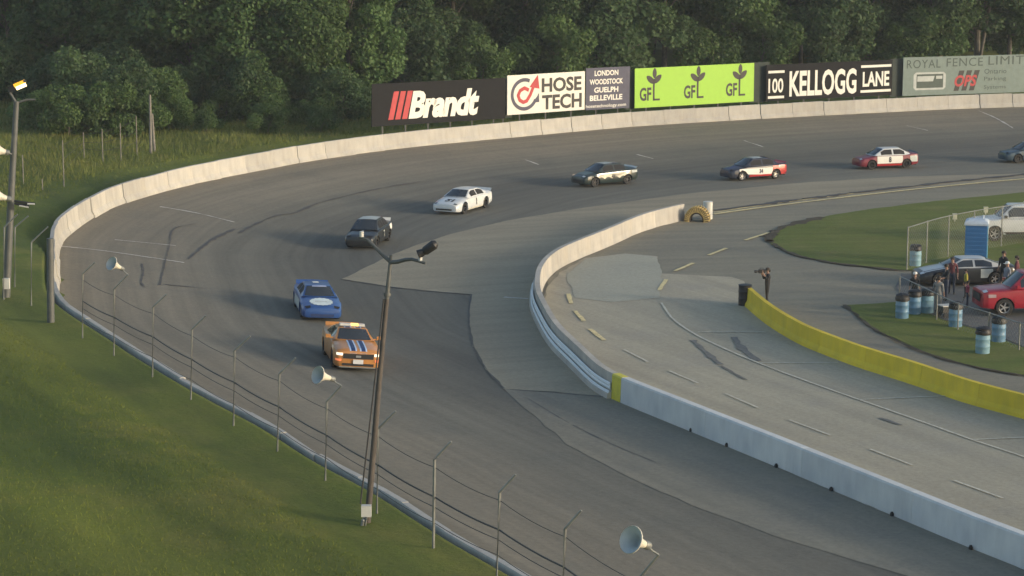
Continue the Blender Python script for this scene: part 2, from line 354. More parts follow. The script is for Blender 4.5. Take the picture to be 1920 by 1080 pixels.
def sheet(name, poly, off, material, px=True, kind='structure', zdrop=0, rag=0.04, parent=None, smoothk=0):
    """a flat-lying area given by its outline, draped over the ground"""
    pts = [G(u, v) for u, v in poly] if px else [Vector((p[0], p[1], 0)) for p in poly]
    a = catmull([(p.x, p.y) for p in pts] + [(pts[0].x, pts[0].y)], .8)[:-1] if smoothk else \
        np.concatenate([np.linspace(pts[i].xy, pts[(i + 1) % len(pts)].xy, max(2, int((pts[i].xy - pts[(i + 1) % len(pts)].xy).length / .9)), endpoint=False) for i in range(len(pts))])
    if rag: a = a + RNG.normal(0, rag, a.shape)
    bm = bmesh.new(); vs = [bm.verts.new((x, y, 0)) for x, y in a]; f = bm.faces.new(vs)
    bmesh.ops.triangulate(bm, faces=[f])
    for _ in range(4):
        es = [e_ for e_ in bm.edges if e_.calc_length() > 2.2]
        if not es: break
        bmesh.ops.subdivide_edges(bm, edges=es, cuts=1); bmesh.ops.triangulate(bm, faces=[f_ for f_ in bm.faces if len(f_.verts) > 3])
    co = np.array([v_.co[:2] for v_ in bm.verts]); z = zfun(co[:, 0], co[:, 1]) + off
    for v_, zz in zip(bm.verts, z): v_.co.z = zz
    bmesh.ops.recalc_face_normals(bm, faces=bm.faces)
    if sum(f_.normal.z for f_ in bm.faces) < 0: bmesh.ops.reverse_faces(bm, faces=bm.faces)
    me = bpy.data.meshes.new(name); bm.to_mesh(me); bm.free(); me.shade_smooth()
    o = link(name, me, material, parent)
    return tag(o, kind=kind) if kind else o
def stripe(mb, poly, wd, off, rag=0.0, curve=True, px=True):
    pts = [G(u, v) for u, v in poly] if px else [Vector(p) for p in poly]
    a = catmull([(p.x, p.y) for p in pts], .5) if curve else np.array([(p.x, p.y) for p in pts])
    t = np.gradient(a, axis=0); t /= np.linalg.norm(t, axis=1)[:, None]; nrm = np.stack([-t[:, 1], t[:, 0]], 1)
    ws = wd / 2 * (1 + RNG.normal(0, rag, len(a))); a = a + nrm * (RNG.normal(0, rag * .35 * wd, len(a))[:, None] if rag else 0)
    L, Rr = a + nrm * ws[:, None], a - nrm * ws[:, None]
    zl, zr = zfun(*L.T) + off, zfun(*Rr.T) + off
    mb.grid([[(L[i, 0], L[i, 1], zl[i]), (Rr[i, 0], Rr[i, 1], zr[i])] for i in range(len(a))])

# lighter apron laid beside the inner wall, and the brown one further down
inner_low = [(999, 580), (1008, 602), (1023, 632), (1040, 657), (1072, 688), (1100, 717), (1125, 740), (1139, 747), (1153, 753),
             (1280, 805), (1450, 875), (1557, 920), (1672, 968), (1821, 1031), (1919, 1069), (2200, 1185)]
inner_up = [(1287, 413), (1237, 425), (1198, 438), (1150, 460), (1099, 481), (1055, 501), (1030, 522), (1018, 546)]
ip = [P(u, v).xy + Vector((-.9, .42)) * .25 for u, v in inner_up] + [P(u, v).xy + Vector((.886, .46)) * .25 for u, v in inner_low[:]]
INN = smooth2(catmull(ip, .5), 10)

sheet('apron_asphalt', [(2100, 322), (1900, 326), (1700, 331), (1500, 343), (1290, 363), (1100, 389), (950, 414), (840, 440), (735, 477), (640, 524),
      (760, 541), (884, 553), (879, 600), (888, 650), (912, 693), (945, 729), (1040, 735), (1137, 745), (1060, 672), (1025, 620), (1012, 560), (1030, 515), (1090, 478),
      (1200, 434), (1290, 410), (1330, 402), (1600, 372), (1920, 340), (2100, 332)], .012, APRON)
sheet('apron_asphalt_brown', [(945, 730), (1000, 780), (1060, 832), (1180, 895), (1300, 948), (1450, 1005), (1600, 1050), (1800, 1110), (2200, 1230), (2240, 1195), (1919, 1067), (1672, 966), (1450, 873), (1280, 802), (1139, 744)], .012, APRON2)
# pit lane and infield paving
inpx = [(1012, 600), (1018, 560), (1030, 522), (1055, 501), (1099, 481), (1150, 460), (1198, 438), (1237, 425), (1290, 412), (1340, 402), (1600, 369), (1920, 333), (2100, 322)]
sheet('infield_paving', inpx + [(2300, 430), (2500, 700), (2500, 1310), (2200, 1180), (1919, 1067), (1672, 966), (1450, 873), (1280, 802), (1139, 744), (1072, 684), (1034, 646)], .02, ROAD)
sheet('pit_lane', [(1014, 600), (1016, 575), (1026, 540), (1050, 512), (1098, 484), (1170, 478), (1232, 482), (1238, 514), (1370, 520), (1396, 528), (1403, 573), (1437, 606), (1497, 643), (1613, 690), (1706, 719), (1808, 755), (1919, 785), (2300, 900),
      (2300, 1220), (1919, 1066), (1672, 965), (1450, 872), (1280, 801), (1139, 743), (1072, 683), (1036, 645)], .035, PIT)
sheet('pit_lane_patch', [(1100, 486), (1172, 477), (1231, 482), (1241, 515), (1236, 560), (1150, 568), (1080, 560), (1060, 520)], .047, PIT2)
sheet('infield_grass', [(1442, 455), (1452, 438), (1480, 424), (1560, 405), (1700, 385), (1920, 362), (2100, 348), (2300, 430), (2300, 500), (1920, 507), (1800, 512), (1700, 509), (1600, 500), (1530, 489), (1478, 475)], .06, GRASS2, smoothk=1, rag=.06)
sheet('grass_verge', [(1583, 574), (1640, 571), (1692, 568), (1770, 603), (1840, 622), (1920, 655), (2200, 740), (2200, 790), (1920, 706), (1830, 690), (1740, 665), (1650, 626)], .06, GRASS2, rag=.05)
sheet('parking_lot', [(1692, 569), (1680, 540), (1690, 514), (1800, 515), (1920, 510), (2300, 506), (2400, 760), (2200, 738), (1920, 653), (1840, 620), (1770, 601)], .05, LOT)
mb = MB(); stripe(mb, [(1442, 455), (1452, 438), (1480, 424), (1540, 409)], .5, .075, .5)
stripe(mb, [(1442, 452), (1478, 475), (1530, 489), (1600, 500), (1700, 510)], .28, .075, .5)
stripe(mb, [(1583, 574), (1650, 626), (1740, 666), (1830, 691), (1920, 707)], .16, .075, .4)
tag(mb.build('soil_edge', DIRT), kind='structure')

# painted lines
mb = MB()
for a, b in (((1066, 553), (1071, 571)), ((1078, 585), (1095, 604)), ((1106, 619), (1133, 640))): stripe(mb, [a, b], .2, .062, .1)
for a, b in (((1441, 438), (1397, 452)), ((1362, 467), (1329, 480)), ((1300, 495), (1265, 510)), ((1249, 526), (1236, 546))): stripe(mb, [a, b], .2, .062, .1)
tag(mb.build('dashed_yellow_lines', M_LINEY), kind='structure')
mb = MB()
for a, b in (((1170, 658), (1215, 681)), ((1255, 698), (1309, 721)), ((1361, 741), (1421, 767)), ((1480, 790), (1557, 819)), ((1631, 845), (1711, 875)), ((1789, 904), (1880, 937)), ((1960, 967), (2060, 1005))):
    stripe(mb, [a, b], .1, .062, .1)
stripe(mb, [(1240, 570), (1262, 600), (1300, 627), (1350, 652), (1420, 682), (1510, 716), (1600, 748), (1700, 783), (1820, 826), (1960, 873), (2100, 925)], .10, .062, .12)
for a, b in (((1308, 625), (1436, 625)), ((1424, 683), (1572, 682)), ((1610, 752), (1772, 745)), ((1826, 827), (1960, 821))): stripe(mb, [a, b], .09, .062, .1)
tag(mb.build('white_pit_lines', M_LINE), kind='structure')
mb = MB(); stripe(mb, [(1338, 403), (1440, 389), (1560, 374), (1700, 358), (1850, 343), (2000, 330)], .28, .062, .12)
stripe(mb, [(1338, 399), (1440, 384), (1600, 363)], .14, .03, .2)
tag(mb.build('yellow_edge_line', M_LINEY), kind='structure')
mb = MB(); stripe(mb, [(104, 461), (180, 469), (260, 480), (345, 493)], .17, .02, .25); stripe(mb, [(945, 558), (990, 561)], .15, .03, .2)
stripe(mb, [(215, 450), (330, 461)], .1, .02, .3)
for q_ in ([(300, 388), (370, 400), (440, 417)], [(1835, 208), (1868, 222), (1900, 241)], [(1395, 264), (1432, 276)], [(1195, 290), (1225, 298)], [(985, 300), (1010, 309)], [(1700, 236), (1740, 245)]): stripe(mb, q_, .13, .02, .4)
tag(mb.build('start_mark_lines', M_LINEW), kind='structure')
mb = MB()
for poly, wd in (([(353, 487), (375, 468), (405, 446), (440, 430)], .17), ([(450, 437), (475, 423), (520, 404), (552, 400), (590, 384), (640, 370), (720, 352), (790, 341)], .15),
                 ([(267, 495), (269, 512), (265, 528), (272, 540)], .08), ([(300, 535), (308, 500), (318, 460), (326, 430), (365, 420)], .06),
                 ([(310, 534), (384, 541)], .12), ([(640, 524), (760, 542), (884, 553)], .10),
                 ([(945, 730), (1040, 737), (1137, 745)], .07), ([(1338, 396), (1500, 375), (1700, 351), (1920, 328), (2050, 318)], .42),
                 ([(884, 553), (879, 600), (888, 650), (912, 693), (945, 729)], .05),
                 ([(985, 745), (1060, 790), (1150, 835), (1230, 868)], .045)):
    stripe(mb, poly, wd, .05 if poly[0][0] == 1338 else .024, .45)
tag(mb.build('tar_seams', M_CRACK), kind='structure')
mb = MB()
for poly, wd in (([(1300, 640), (1322, 662), (1352, 686)], .22), ([(1376, 634), (1392, 656), (1420, 679)], .28), ([(1352, 688), (1400, 715)], .12),
                 ([(1650, 786), (1690, 800)], .2), ([(1560, 420), (1500, 440)], .15)): stripe(mb, poly, wd, .058, .3)
tag(mb.build('skid_marks', M_SKID), kind='structure')

# ------------------------------------------------------------------ walls made of blocks
def arclen(a): return np.concatenate([[0], np.cumsum(np.hypot(*np.diff(a, axis=0).T))])
def at_s(a, s, q):
    x, y = np.interp(q, s, a[:, 0]), np.interp(q, s, a[:, 1]); h = .4
    dx, dy = np.interp(q + h, s, a[:, 0]) - np.interp(q - h, s, a[:, 0]), np.interp(q + h, s, a[:, 1]) - np.interp(q - h, s, a[:, 1])
    L = math.hypot(dx, dy); return Vector((x, y, 0)), Vector((-dy / L, dx / L, 0))
JERSEY = [(-.30, -.1), (-.30, .08), (-.17, .32), (-.11, 1.03), (-.09, 1.07), (.09, 1.07), (.11, 1.03), (.17, .32), (.30, .08), (.30, -.1)]
def wall(name, line, block, prof, material, label, cat, zf, jit=.0, gap=.02, s0=0.0, s1=None, mats=None, nseg=4, partname='block', hv=.0):
    s = arclen(line); s1 = s[-1] if s1 is None else min(s1, s[-1]); a, n0 = at_s(line, s, s0 + 1)
    root = empty(name, (a.x, a.y, zf(a.x, a.y)), 0, label, cat); base = Vector(root.location)
    q = s0; k = 0
    while q < s1 - .3:
        e_ = min(q + block, s1); off = random.uniform(-jit, jit); dz = random.uniform(-hv, hv); yaw = random.uniform(-jit, jit)
        c, _ = at_s(line, s, (q + e_) / 2); cz = zf(c.x, c.y); rows = []
        for j in range(nseg + 1):
            p, n = at_s(line, s, q + gap + (e_ - q - 2 * gap) * j / nseg); o_ = off + yaw * (j / nseg - .5) * 2
            z = zf(p.x, p.y) if jit == 0 else cz
            rows.append([(p + n * (y + o_)) + Vector((0, 0, z + h + (dz if h > .2 else 0))) - c - Vector((0, 0, cz)) for y, h in prof])
        mb = MB(); mb.grid(rows); m_ = len(prof); N = len(rows)
        mb.f.append(tuple(range(m_))); mb.f.append(tuple((N - 1) * m_ + i for i in range(m_))[::-1]); mb.m += [0, 0]
        o = mb.build(partname, mats(k, q) if mats else material, root, smooth=False); o.location = c + Vector((0, 0, cz)) - base
        q = e_; k += 1
    return root
so_ = arclen(OUT)
wall('outer_wall', OUT, 3.0, JERSEY, C_OUT, 'long outer wall of pale concrete barrier blocks curving round the banked turn', 'wall',
     lambda x, y: ZB, jit=.035, gap=.012, s0=40, s1=so_[-1] - 45, partname='barrier_block', hv=.02, nseg=2)
si = arclen(INN)
_, _i = min((np.hypot(INN[i, 0] - P(1139, 748).x, INN[i, 1] - P(1139, 748).y), i) for i in range(len(INN))); sY = si[_i]
_, _i = min((np.hypot(INN[i, 0] - P(1014, 560).x, INN[i, 1] - P(1014, 560).y), i) for i in range(len(INN))); sG = si[_i]
PI_ = [(-.17, 0), (-.15, .62), (-.12, .95), (.12, .95), (.15, .3), (.36, .2), (.38, 0)]
iw = wall('inner_wall', INN, 3.4, [(-.38, -.02), (-.36, .20), (-.15, .30), (-.12, .95), (.12, .95), (.15, .3), (.2, -.02)], C_IN,
     'curved inner wall, bare concrete at its upper end and white along the pit lane', 'wall', lambda x, y: .0, gap=.006, nseg=8, s0=0, s1=sY, partname='wall_section')
def inner_mats(k, q): return C_WHITE
def strip_child(name, s0, s1, block, prof, material, nseg=4, gap=.006):
    q = s0; base = Vector(iw.location)
    while q < s1 - .05:
        e_ = min(q + block, s1); c, _ = at_s(INN, si, (q + e_) / 2); rows = []
        for j in range(nseg + 1):
            p, n = at_s(INN, si, q + gap + (e_ - q - 2 * gap) * j / nseg)
            rows.append([p + n * y + Vector((0, 0, h)) - c for y, h in prof])
        mb = MB(); mb.grid(rows); m_ = len(prof); N = len(rows)
        mb.f.append(tuple(range(m_))); mb.f.append(tuple((N - 1) * m_ + i for i in range(m_))[::-1]); mb.m += [0, 0]
        o = mb.build(name, material, iw, smooth=False); o.location = c - base; q = e_
STR = [(-.20, -.02), (-.17, .9), (-.13, .96), (.13, .96), (.17, .9), (.20, -.02)]
strip_child('yellow_section', sY, sY + .75, 1, [(y * 1.03, h * 1.005) for y, h in STR], M_YEL)
strip_child('white_section', sY + .75, si[-1], 6.0, STR, C_WHITE)
# three stacked steel rails on the track side of the curve, down to the yellow mark
for h0 in (.02, .33):
    q = sG - 1
    prof = [(-.20, h0), (-.235, h0 + .03), (-.25, h0 + .09), (-.22, h0 + .13), (-.22, h0 + .16), (-.25, h0 + .20), (-.235, h0 + .26), (-.20, h0 + .29)]
    prof = [(y - .07 if h0 < .3 else y - .02, h) for y, h in prof]
    strip_child('guard_rail', q, sY - .02, 4.0, prof, M_STEEL)
# small drain notches / bolts at the foot of the white wall
for u, v in ((1297, 810), (1364, 838), (1457, 877), (1560, 921), (1674, 968), (1822, 1031)):
    mb = MB(); p = G(u, v); q, n = at_s(INN, si, float(np.interp(0, [0, 1], [0, 1])))
    mb.box(-.05, .05, -.04, .04, 0, .10); mb.box(-.03, .03, -.03, .03, .10, .14)
    o = mb.build('anchor_bracket', M_BLACK, iw, smooth=False); o.location = p + Vector((-.03, 0, 0)) - Vector(iw.location); o.rotation_euler = (0, 0, WA)

yl = [(1396, 574), (1437, 609), (1497, 646), (1547, 667), (1613, 692), (1706, 721), (1808, 757), (1919, 787), (2100, 840), (2300, 905)]
YL = smooth2(catmull([tuple(P(u, v).xy + Vector((.86, .5)) * .22) for u, v in yl], .5), 4)
wall('yellow_wall', YL, 3.6, [(-.24, 0), (-.22, .12), (-.13, .28), (-.10, .83), (.10, .83), (.13, .28), (.22, .12), (.24, 0)], C_YEL,
     'yellow painted concrete wall between the pit stalls and the infield road', 'wall', lambda x, y: .035, gap=.008, partname='wall_block', nseg=4, jit=0)

# ------------------------------------------------------------------ catch fence along the near wall
def rel(o, root):
    o.parent = root; return o
posts = [((9, 425), (6, 565), (33, 402)), ((29, 425), (27, 541), (53, 405)), ((60, 453), (58, 576), (90, 425)), ((156, 513), (154, 637), (178, 492)),
         ((215, 541), (213, 670), (240, 515)), ((288, 575), (285, 710), (312, 552)), ((361, 617), (357, 753), (386, 592)), ((441, 656), (437, 802), (469, 630)),
         ((525, 700), (519, 850), (554, 671)), ((614, 752), (609, 905), (640, 723)), ((710, 803), (706, 967), (742, 771)), ((816, 860), (812, 1032), (846, 828)),
         ((938, 922), (930, 1092), (967, 890)), ((1061, 990), (1052, 1166), (1090, 957)), ((1204, 1078), (1194, 1258), (1235, 1040))]
p0 = G(437, 802)
fence = empty('catch_fence', p0, 0, 'bent grey steel posts with slack dark cables along the grass behind the near wall', 'fence')
tips = []; bends = []; feet = []
for (bu, bv), (fu, fv), (tu, tv) in posts:
    f = G(fu, fv); yv = f.y
    def onplane(u, v, y):
        r = ray(u, v); t = y / r[1]; return Vector((r[0] * t, y, CAM_H + r[2] * t))
    b = onplane(bu, bv, yv); t = onplane(tu, tv, yv - .15)
    feet.append(f); bends.append(b); tips.append(t)
    mb = MB(); mb.tube([f - Vector((0, 0, .3)) - p0, b - p0 - (b - t) * -.04, b - p0 + (t - b) * .12], .038, 8); o = mb.build('post', M_GALV, fence)
    mb = MB(); mb.tube([b - p0 + (t - b) * .1, t - p0], [.034, .028], 8); mb.build('arm', M_GALV, o)
for frac, rad, sag in ((.58, .024, .05), (.47, .012, .05), (.90, .010, .08), (.30, .010, .06)):
    mb = MB(); pts = []
    for i in range(3, len(feet) - 1):
        a = feet[i].lerp(bends[i], frac); c = feet[i + 1].lerp(bends[i + 1], frac)
        for k in range(6):
            q = k / 6; pts.append(a.lerp(c, q) - p0 + Vector((0, .05, -sag * 4 * q * (1 - q))))
    pts.append(feet[-1].lerp(bends[-1], frac) - p0)
    mb.tube(pts, rad, 5); mb.build('cable', M_CABLE, fence)

# white debris/tarp strips lying behind the wall's crest are part of the barrier; horns on the arm tips
def horn(mouth, neck, label, scale=1.0):
    mouth, neck = Vector(mouth), Vector(neck); ax = (neck - mouth); L = ax.length
    M = Matrix.Translation(mouth) @ ax.to_track_quat('Z', 'Y').to_matrix().to_4x4()
    root = empty('horn_loudspeaker', neck, 0, label, 'loudspeaker', 'horn loudspeakers on the fence and pole')
    MI = Matrix.Translation(-neck)
    r0 = .26 * scale
    mb = MB(); mb.lathe([(r0 * 1.03, -.01), (r0 * 1.06, .01), (r0 * .98, .03), (r0 * .72, L * .16), (r0 * .52, L * .35), (r0 * .36, L * .6), (r0 * .28, L * .85), (r0 * .2, L * .9), (0.001, L * .91)], 24, 0, MI @ M)
    mb.build('bell', M_HORN, root)
    mb = MB(); mb.lathe([(r0 * 1.02, -.008), (r0 * .93, .03), (r0 * .66, L * .16), (r0 * .45, L * .35), (r0 * .28, L * .6), (.001, L * .7)], 24, 0, MI @ M); mb.build('bell_inside', M_HORNI, root)
    mb = MB(); mb.lathe([(.001, L * .86), (r0 * .3, L * .86), (r0 * .33, L * 1.0), (r0 * .3, L * 1.16), (.001, L * 1.18)], 16, 0, MI @ M); mb.build('driver', M_GALV, root)
    return root
def back(u, v, y):
    r = ray(u, v); t = y / r[1]; return Vector((r[0] * t, y, CAM_H + r[2] * t))
for i, mo, ne, lab in ((4, (209, 494), (228, 503), 'cream horn loudspeaker on the fence post nearest the white line, furthest up the fence'),
                      (9, (596, 703), (622, 710), 'cream horn loudspeaker on a fence arm just below the orange car'),
                      (14, (1183, 1012), (1212, 1022), 'large cream horn loudspeaker with pale blue mouth at the bottom of the view')):
    y = tips[i].y; m_ = back(*mo, y - .35); n_ = back(*ne, y)
    rt = horn(m_, n_, lab, 1.12 if i == 14 else .95)
    mb = MB(); mb.tube([(n_ - n_), (n_.lerp(tips[i], .5) - n_) + Vector((0, 0, -.02)), tips[i] - n_], .022, 6); mb.build('bracket', M_GALV, rt)

# thick dark post at the end of the wall
f = G(95, 607); t_ = back(94, 447, f.y); mb = MB(); h = (t_ - f)
mb.tube([Vector((0, 0, -.3)), h * .5, h], [.15, .145, .14], 12)
o = mb.build('fence_end_post', M_POLE); o.location = f; tag(o, 'thick dark grey post standing in the grass at the far bend of the outer wall', 'post')

# back fence posts in the weeds on the left
bps = [((117, 263), (120, 350)), ((156, 248), (158, 296)), ((191, 242), (193, 304)), ((225, 231), (227, 302)), ((255, 217), (257, 293)), ((79, 336), (80, 356)),
       ((70, 195), (71, 238)), ((42, 290), (44, 345))]
b0 = G(191, 303); bf = empty('wire_fence', b0, 0, 'rusty wire fence on thin posts crossing the weeds at the left', 'fence')
order = []
for (tu, tv), (fu, fv) in bps:
    f = G(fu, fv); t_ = back(tu, tv, f.y); mb = MB(); mb.tube([f - b0 - Vector((0, 0, .3)), t_ - b0], .035, 6); mb.build('post', M_WOODG, bf); order.append((f, t_, fu))
order = sorted([o_ for o_ in order if o_[2] > 100], key=lambda q: q[2])
for fr in (.35, .6, .9):
    mb = MB(); mb.tube([f.lerp(t_, fr) - b0 for f, t_, _ in order], .012, 4); mb.build('wire', M_CABLE, bf)
for (tu, tv), (fu, fv), lab in (((281, 178), (283, 288), 'taller weathered timber post of the close pair in the weeds'), ((285, 213), (290, 285), 'shorter weathered timber post of the close pair in the weeds')):
    f = G(fu, fv); t_ = back(tu, tv, f.y); mb = MB(); mb.tube([Vector((0, 0, -.3)), t_ - f], [.10, .08], 8); o = mb.build('timber_post', M_WOODG); o.location = f; tag(o, lab, 'post')

# ------------------------------------------------------------------ light poles
def light_head(root, M, lit=False, wh=False):
    mb = MB(); mb.box(-.16, .16, -.13, .13, 0, .16, 0, M); mb.box(-.28, .28, -.2, .2, .16, .30, 0, M); mb.box(-.22, .22, -.15, .15, .30, .36, 0, M)
    o = mb.build('floodlight_housing', M_BLACK, root, smooth=False)
    mb = MB(); mb.box(-.25, .25, -.17, .17, .355, .37, 0, M); mb.build('lens', mat('lit_lamp', (.9, .8, .5), .4, emit=(1, .82, .42, 30)) if lit else M_GLASS, o, smooth=False)
# main pole
f = G(686, 984); topp = back(733, 478, f.y + .2); axis = topp - f
lp = empty('light_pole', f, 0, 'tall leaning light pole with two curved arms and a white box near its foot', 'light pole')
mb = MB(); mb.tube([Vector((0, 0, -.4)), axis * .5, axis * .86], [.088, .074, .060], 14); mb.build('pole_shaft', M_WOOD, lp)
mb = MB(); mb.tube([axis * .84, axis * .9, axis * 1.0], [.065, .055, .04], 10); mb.lathe([(.09, -.04), (.10, 0), (.09, .05)], 12, 0, Matrix.Translation(axis * .855)); mb.build('top_spigot', M_POLE, lp)
mb = MB(); mb.tube([Vector((-.13, -.1, .6)), axis * .5 + Vector((-.12, -.05, 0)), axis * .84 + Vector((-.08, -.04, 0))], .022, 8); mb.build('cable_conduit', M_CABLE, lp)
def L_(u, v, dy=0.0): return back(u, v, topp.y + dy) - f
mb = MB(); mb.tube([L_(732, 491), L_(718, 478, .1), L_(700, 460, .3), L_(688, 449, .4), L_(673, 444, .5)], [.055, .05, .045, .04, .035], 8); mb.build('arm', M_POLE, lp)
mb = MB(); mb.tube([L_(732, 492), L_(745, 491, -.1), L_(760, 487, -.2), L_(772, 486, -.3), L_(786, 490, -.4), L_(798, 494, -.5)], [.055, .055, .05, .045, .04, .035], 8); mb.build('arm', M_POLE, lp)
M_WP = mat('white_plastic', (.55, .54, .5), .6)
mb = MB(); mb.tube([L_(678, 444, .45), L_(678, 434, .45)], .055, 8); mb.build('photocell', M_WP, lp)
mb = MB(); mb.tube([L_(788, 490, -.4), L_(788, 478, -.4)], .05, 8); mb.build('ballast', M_WP, lp)
a, b = L_(788, 477, -.4), L_(819, 455, -.4)
mb = MB(); mb.tube([a + Vector((-.06, 0, .0)), a + (b - a) * .18], [.12, .10], 10); mb.tube([a + (b - a) * .1, a + (b - a) * .3, a + (b - a) * .85, b], [.06, .12, .13, .07], 10); mb.build('lamp_head', M_BLACK, lp)
bx = back(687, 957, f.y - .2) - f
mb = MB(); mb.box(-.13, .13, -.12, .06, -.15, .15); o = mb.build('junction_box', M_WP, lp, smooth=False); o.location = bx
mb = MB(); mb.tube([bx + Vector((0, 0, -.15)), Vector((-.05, -.3, .2)), Vector((-.12, -.3, -.1))], .05, 8); mb.tube([bx + Vector((.06, 0, -.15)), Vector((.04, -.32, .3)), Vector((-.02, -.3, -.1))], .03, 6); mb.build('ground_conduit', M_GALV, lp)
# left pole, lamp lit
f = G(10, 560); topp = back(31, 190, f.y + .2); axis = topp - f
l2 = empty('light_pole', f, 0, 'light pole at the left edge with its floodlight burning yellow', 'light pole')
mb = MB(); mb.tube([Vector((0, 0, -.4)), axis * .5, axis * 1.0], [.17, .145, .11], 14); mb.build('pole_shaft', M_POLE, l2)
mb = MB(); mb.tube([axis * .99, L_(26, 186), L_(20, 176), L_(16, 168)], [.06, .055, .05, .045], 8); mb.build('arm', M_POLE, l2)
mb = MB(); mb.tube([axis * .99, L_(40, 190), L_(52, 187), L_(66, 187)], [.055, .05, .045, .04], 8); mb.build('arm', M_POLE, l2)
a, b = L_(18, 168), L_(46, 156)
q = (b - a).to_track_quat('X', 'Z').to_matrix().to_4x4()
M = Matrix.Translation(a) @ q
mb = MB(); mb.box(0, .28, -.14, .14, -.12, .12, 0, M); mb.box(.28, (b - a).length + .04, -.17, .17, .02, .13, 0, M); o = mb.build('floodlight_housing', M_BLACK, l2, smooth=False)
mb = MB(); mb.box(.3, (b - a).length, -.16, .16, -.14, .015, 0, M); mb.build('lit_lens', mat('lit_lamp', (.9, .8, .5), .4, emit=(1, .78, .35, 2.2)), o, smooth=False)
mb = MB(); mb.box(.26, (b - a).length + .02, -.18, .18, .0, .14, 0, M); mb.build('glow_fringe', mat('amber_lamp_glow', (.8, .4, .05), .4, emit=(1, .52, .03, .45)), o, smooth=False)  # emissive box paints the amber fringe of glare around the burning lamp
mb = MB(); mb.box(-.13, .13, -.28, -.12, -.22, .22); o = mb.build('junction_box', M_WP, l2, smooth=False); o.location = back(14, 530, f.y - .25) - f
mb = MB(); pA, pB = L_(27, 377, -.4), L_(66, 382, -.4)
mb.tube([pA, pB], [.05, .04], 8); mb.tube([pA + Vector((0, 0, -.1)), pB.lerp(pA, .3) + Vector((0, 0, -.14))], [.04, .09], 8)
mb.build('side_fitting', M_BLACK, l2)
mb = MB(); mb.tube([pB.lerp(pA, .35) + Vector((0, -.1, -.03)), pB + Vector((0, -.1, .0))], .035, 6); mb.tube([pA.lerp(pB, .25) + Vector((0, -.1, -.15)), pA.lerp(pB, .7) + Vector((0, -.1, -.17))], .03, 6); mb.build('white_strip', M_WP, l2)
for mo, ne, lab in (((-8, 281), (14, 286), 'upper horn loudspeaker clamped to the left light pole'), ((-10, 366), (17, 373), 'lower horn loudspeaker clamped to the left light pole')):
    y = f.y - .3; m_, n_ = back(*mo, y - .1), back(*ne, y); rt = horn(m_, n_, lab, 1.35)
    mb = MB(); mb.tube([Vector((0, 0, 0)), back(22, ne[1] + 3, f.y + .05) - n_], .035, 6); mb.build('bracket', M_GALV, rt)

# ------------------------------------------------------------------ lettering
def text_mesh(txt, size=1.0, bold=0.0, sx=1.0, shear=0.0, ext=.0, spacing=1.0):
    cu = bpy.data.curves.new('t', 'FONT'); cu.body = txt; cu.size = size; cu.offset = bold * size; cu.shear = shear; cu.align_x = 'CENTER'; cu.align_y = 'CENTER'
    cu.extrude = ext; cu.space_character = spacing; cu.resolution_u = 3
    ob = bpy.data.objects.new('t', cu); COL.objects.link(ob)
    dg = bpy.context.evaluated_depsgraph_get(); me = bpy.data.meshes.new_from_object(ob.evaluated_get(dg)); bpy.data.objects.remove(ob)
    co = np.empty(len(me.vertices) * 3); me.vertices.foreach_get('co', co); co = co.reshape(-1, 3)
    lo, hi = co.min(0), co.max(0); co[:, :2] -= ((lo + hi) / 2)[:2]; co[:, 0] *= sx; me.vertices.foreach_set('co', co.ravel()); me.update()
    return me, (hi[0] - lo[0]) * sx, hi[1] - lo[1]
M_RED = mat('red_print', (.42, .035, .04), .6); M_WHITEP = mat('white_print', (.72, .70, .64), .6, var=.04); M_BLK = mat('black_print', (.025, .022, .022), .6)
M_NAVY = mat('navy_print', (.05, .05, .085), .6)
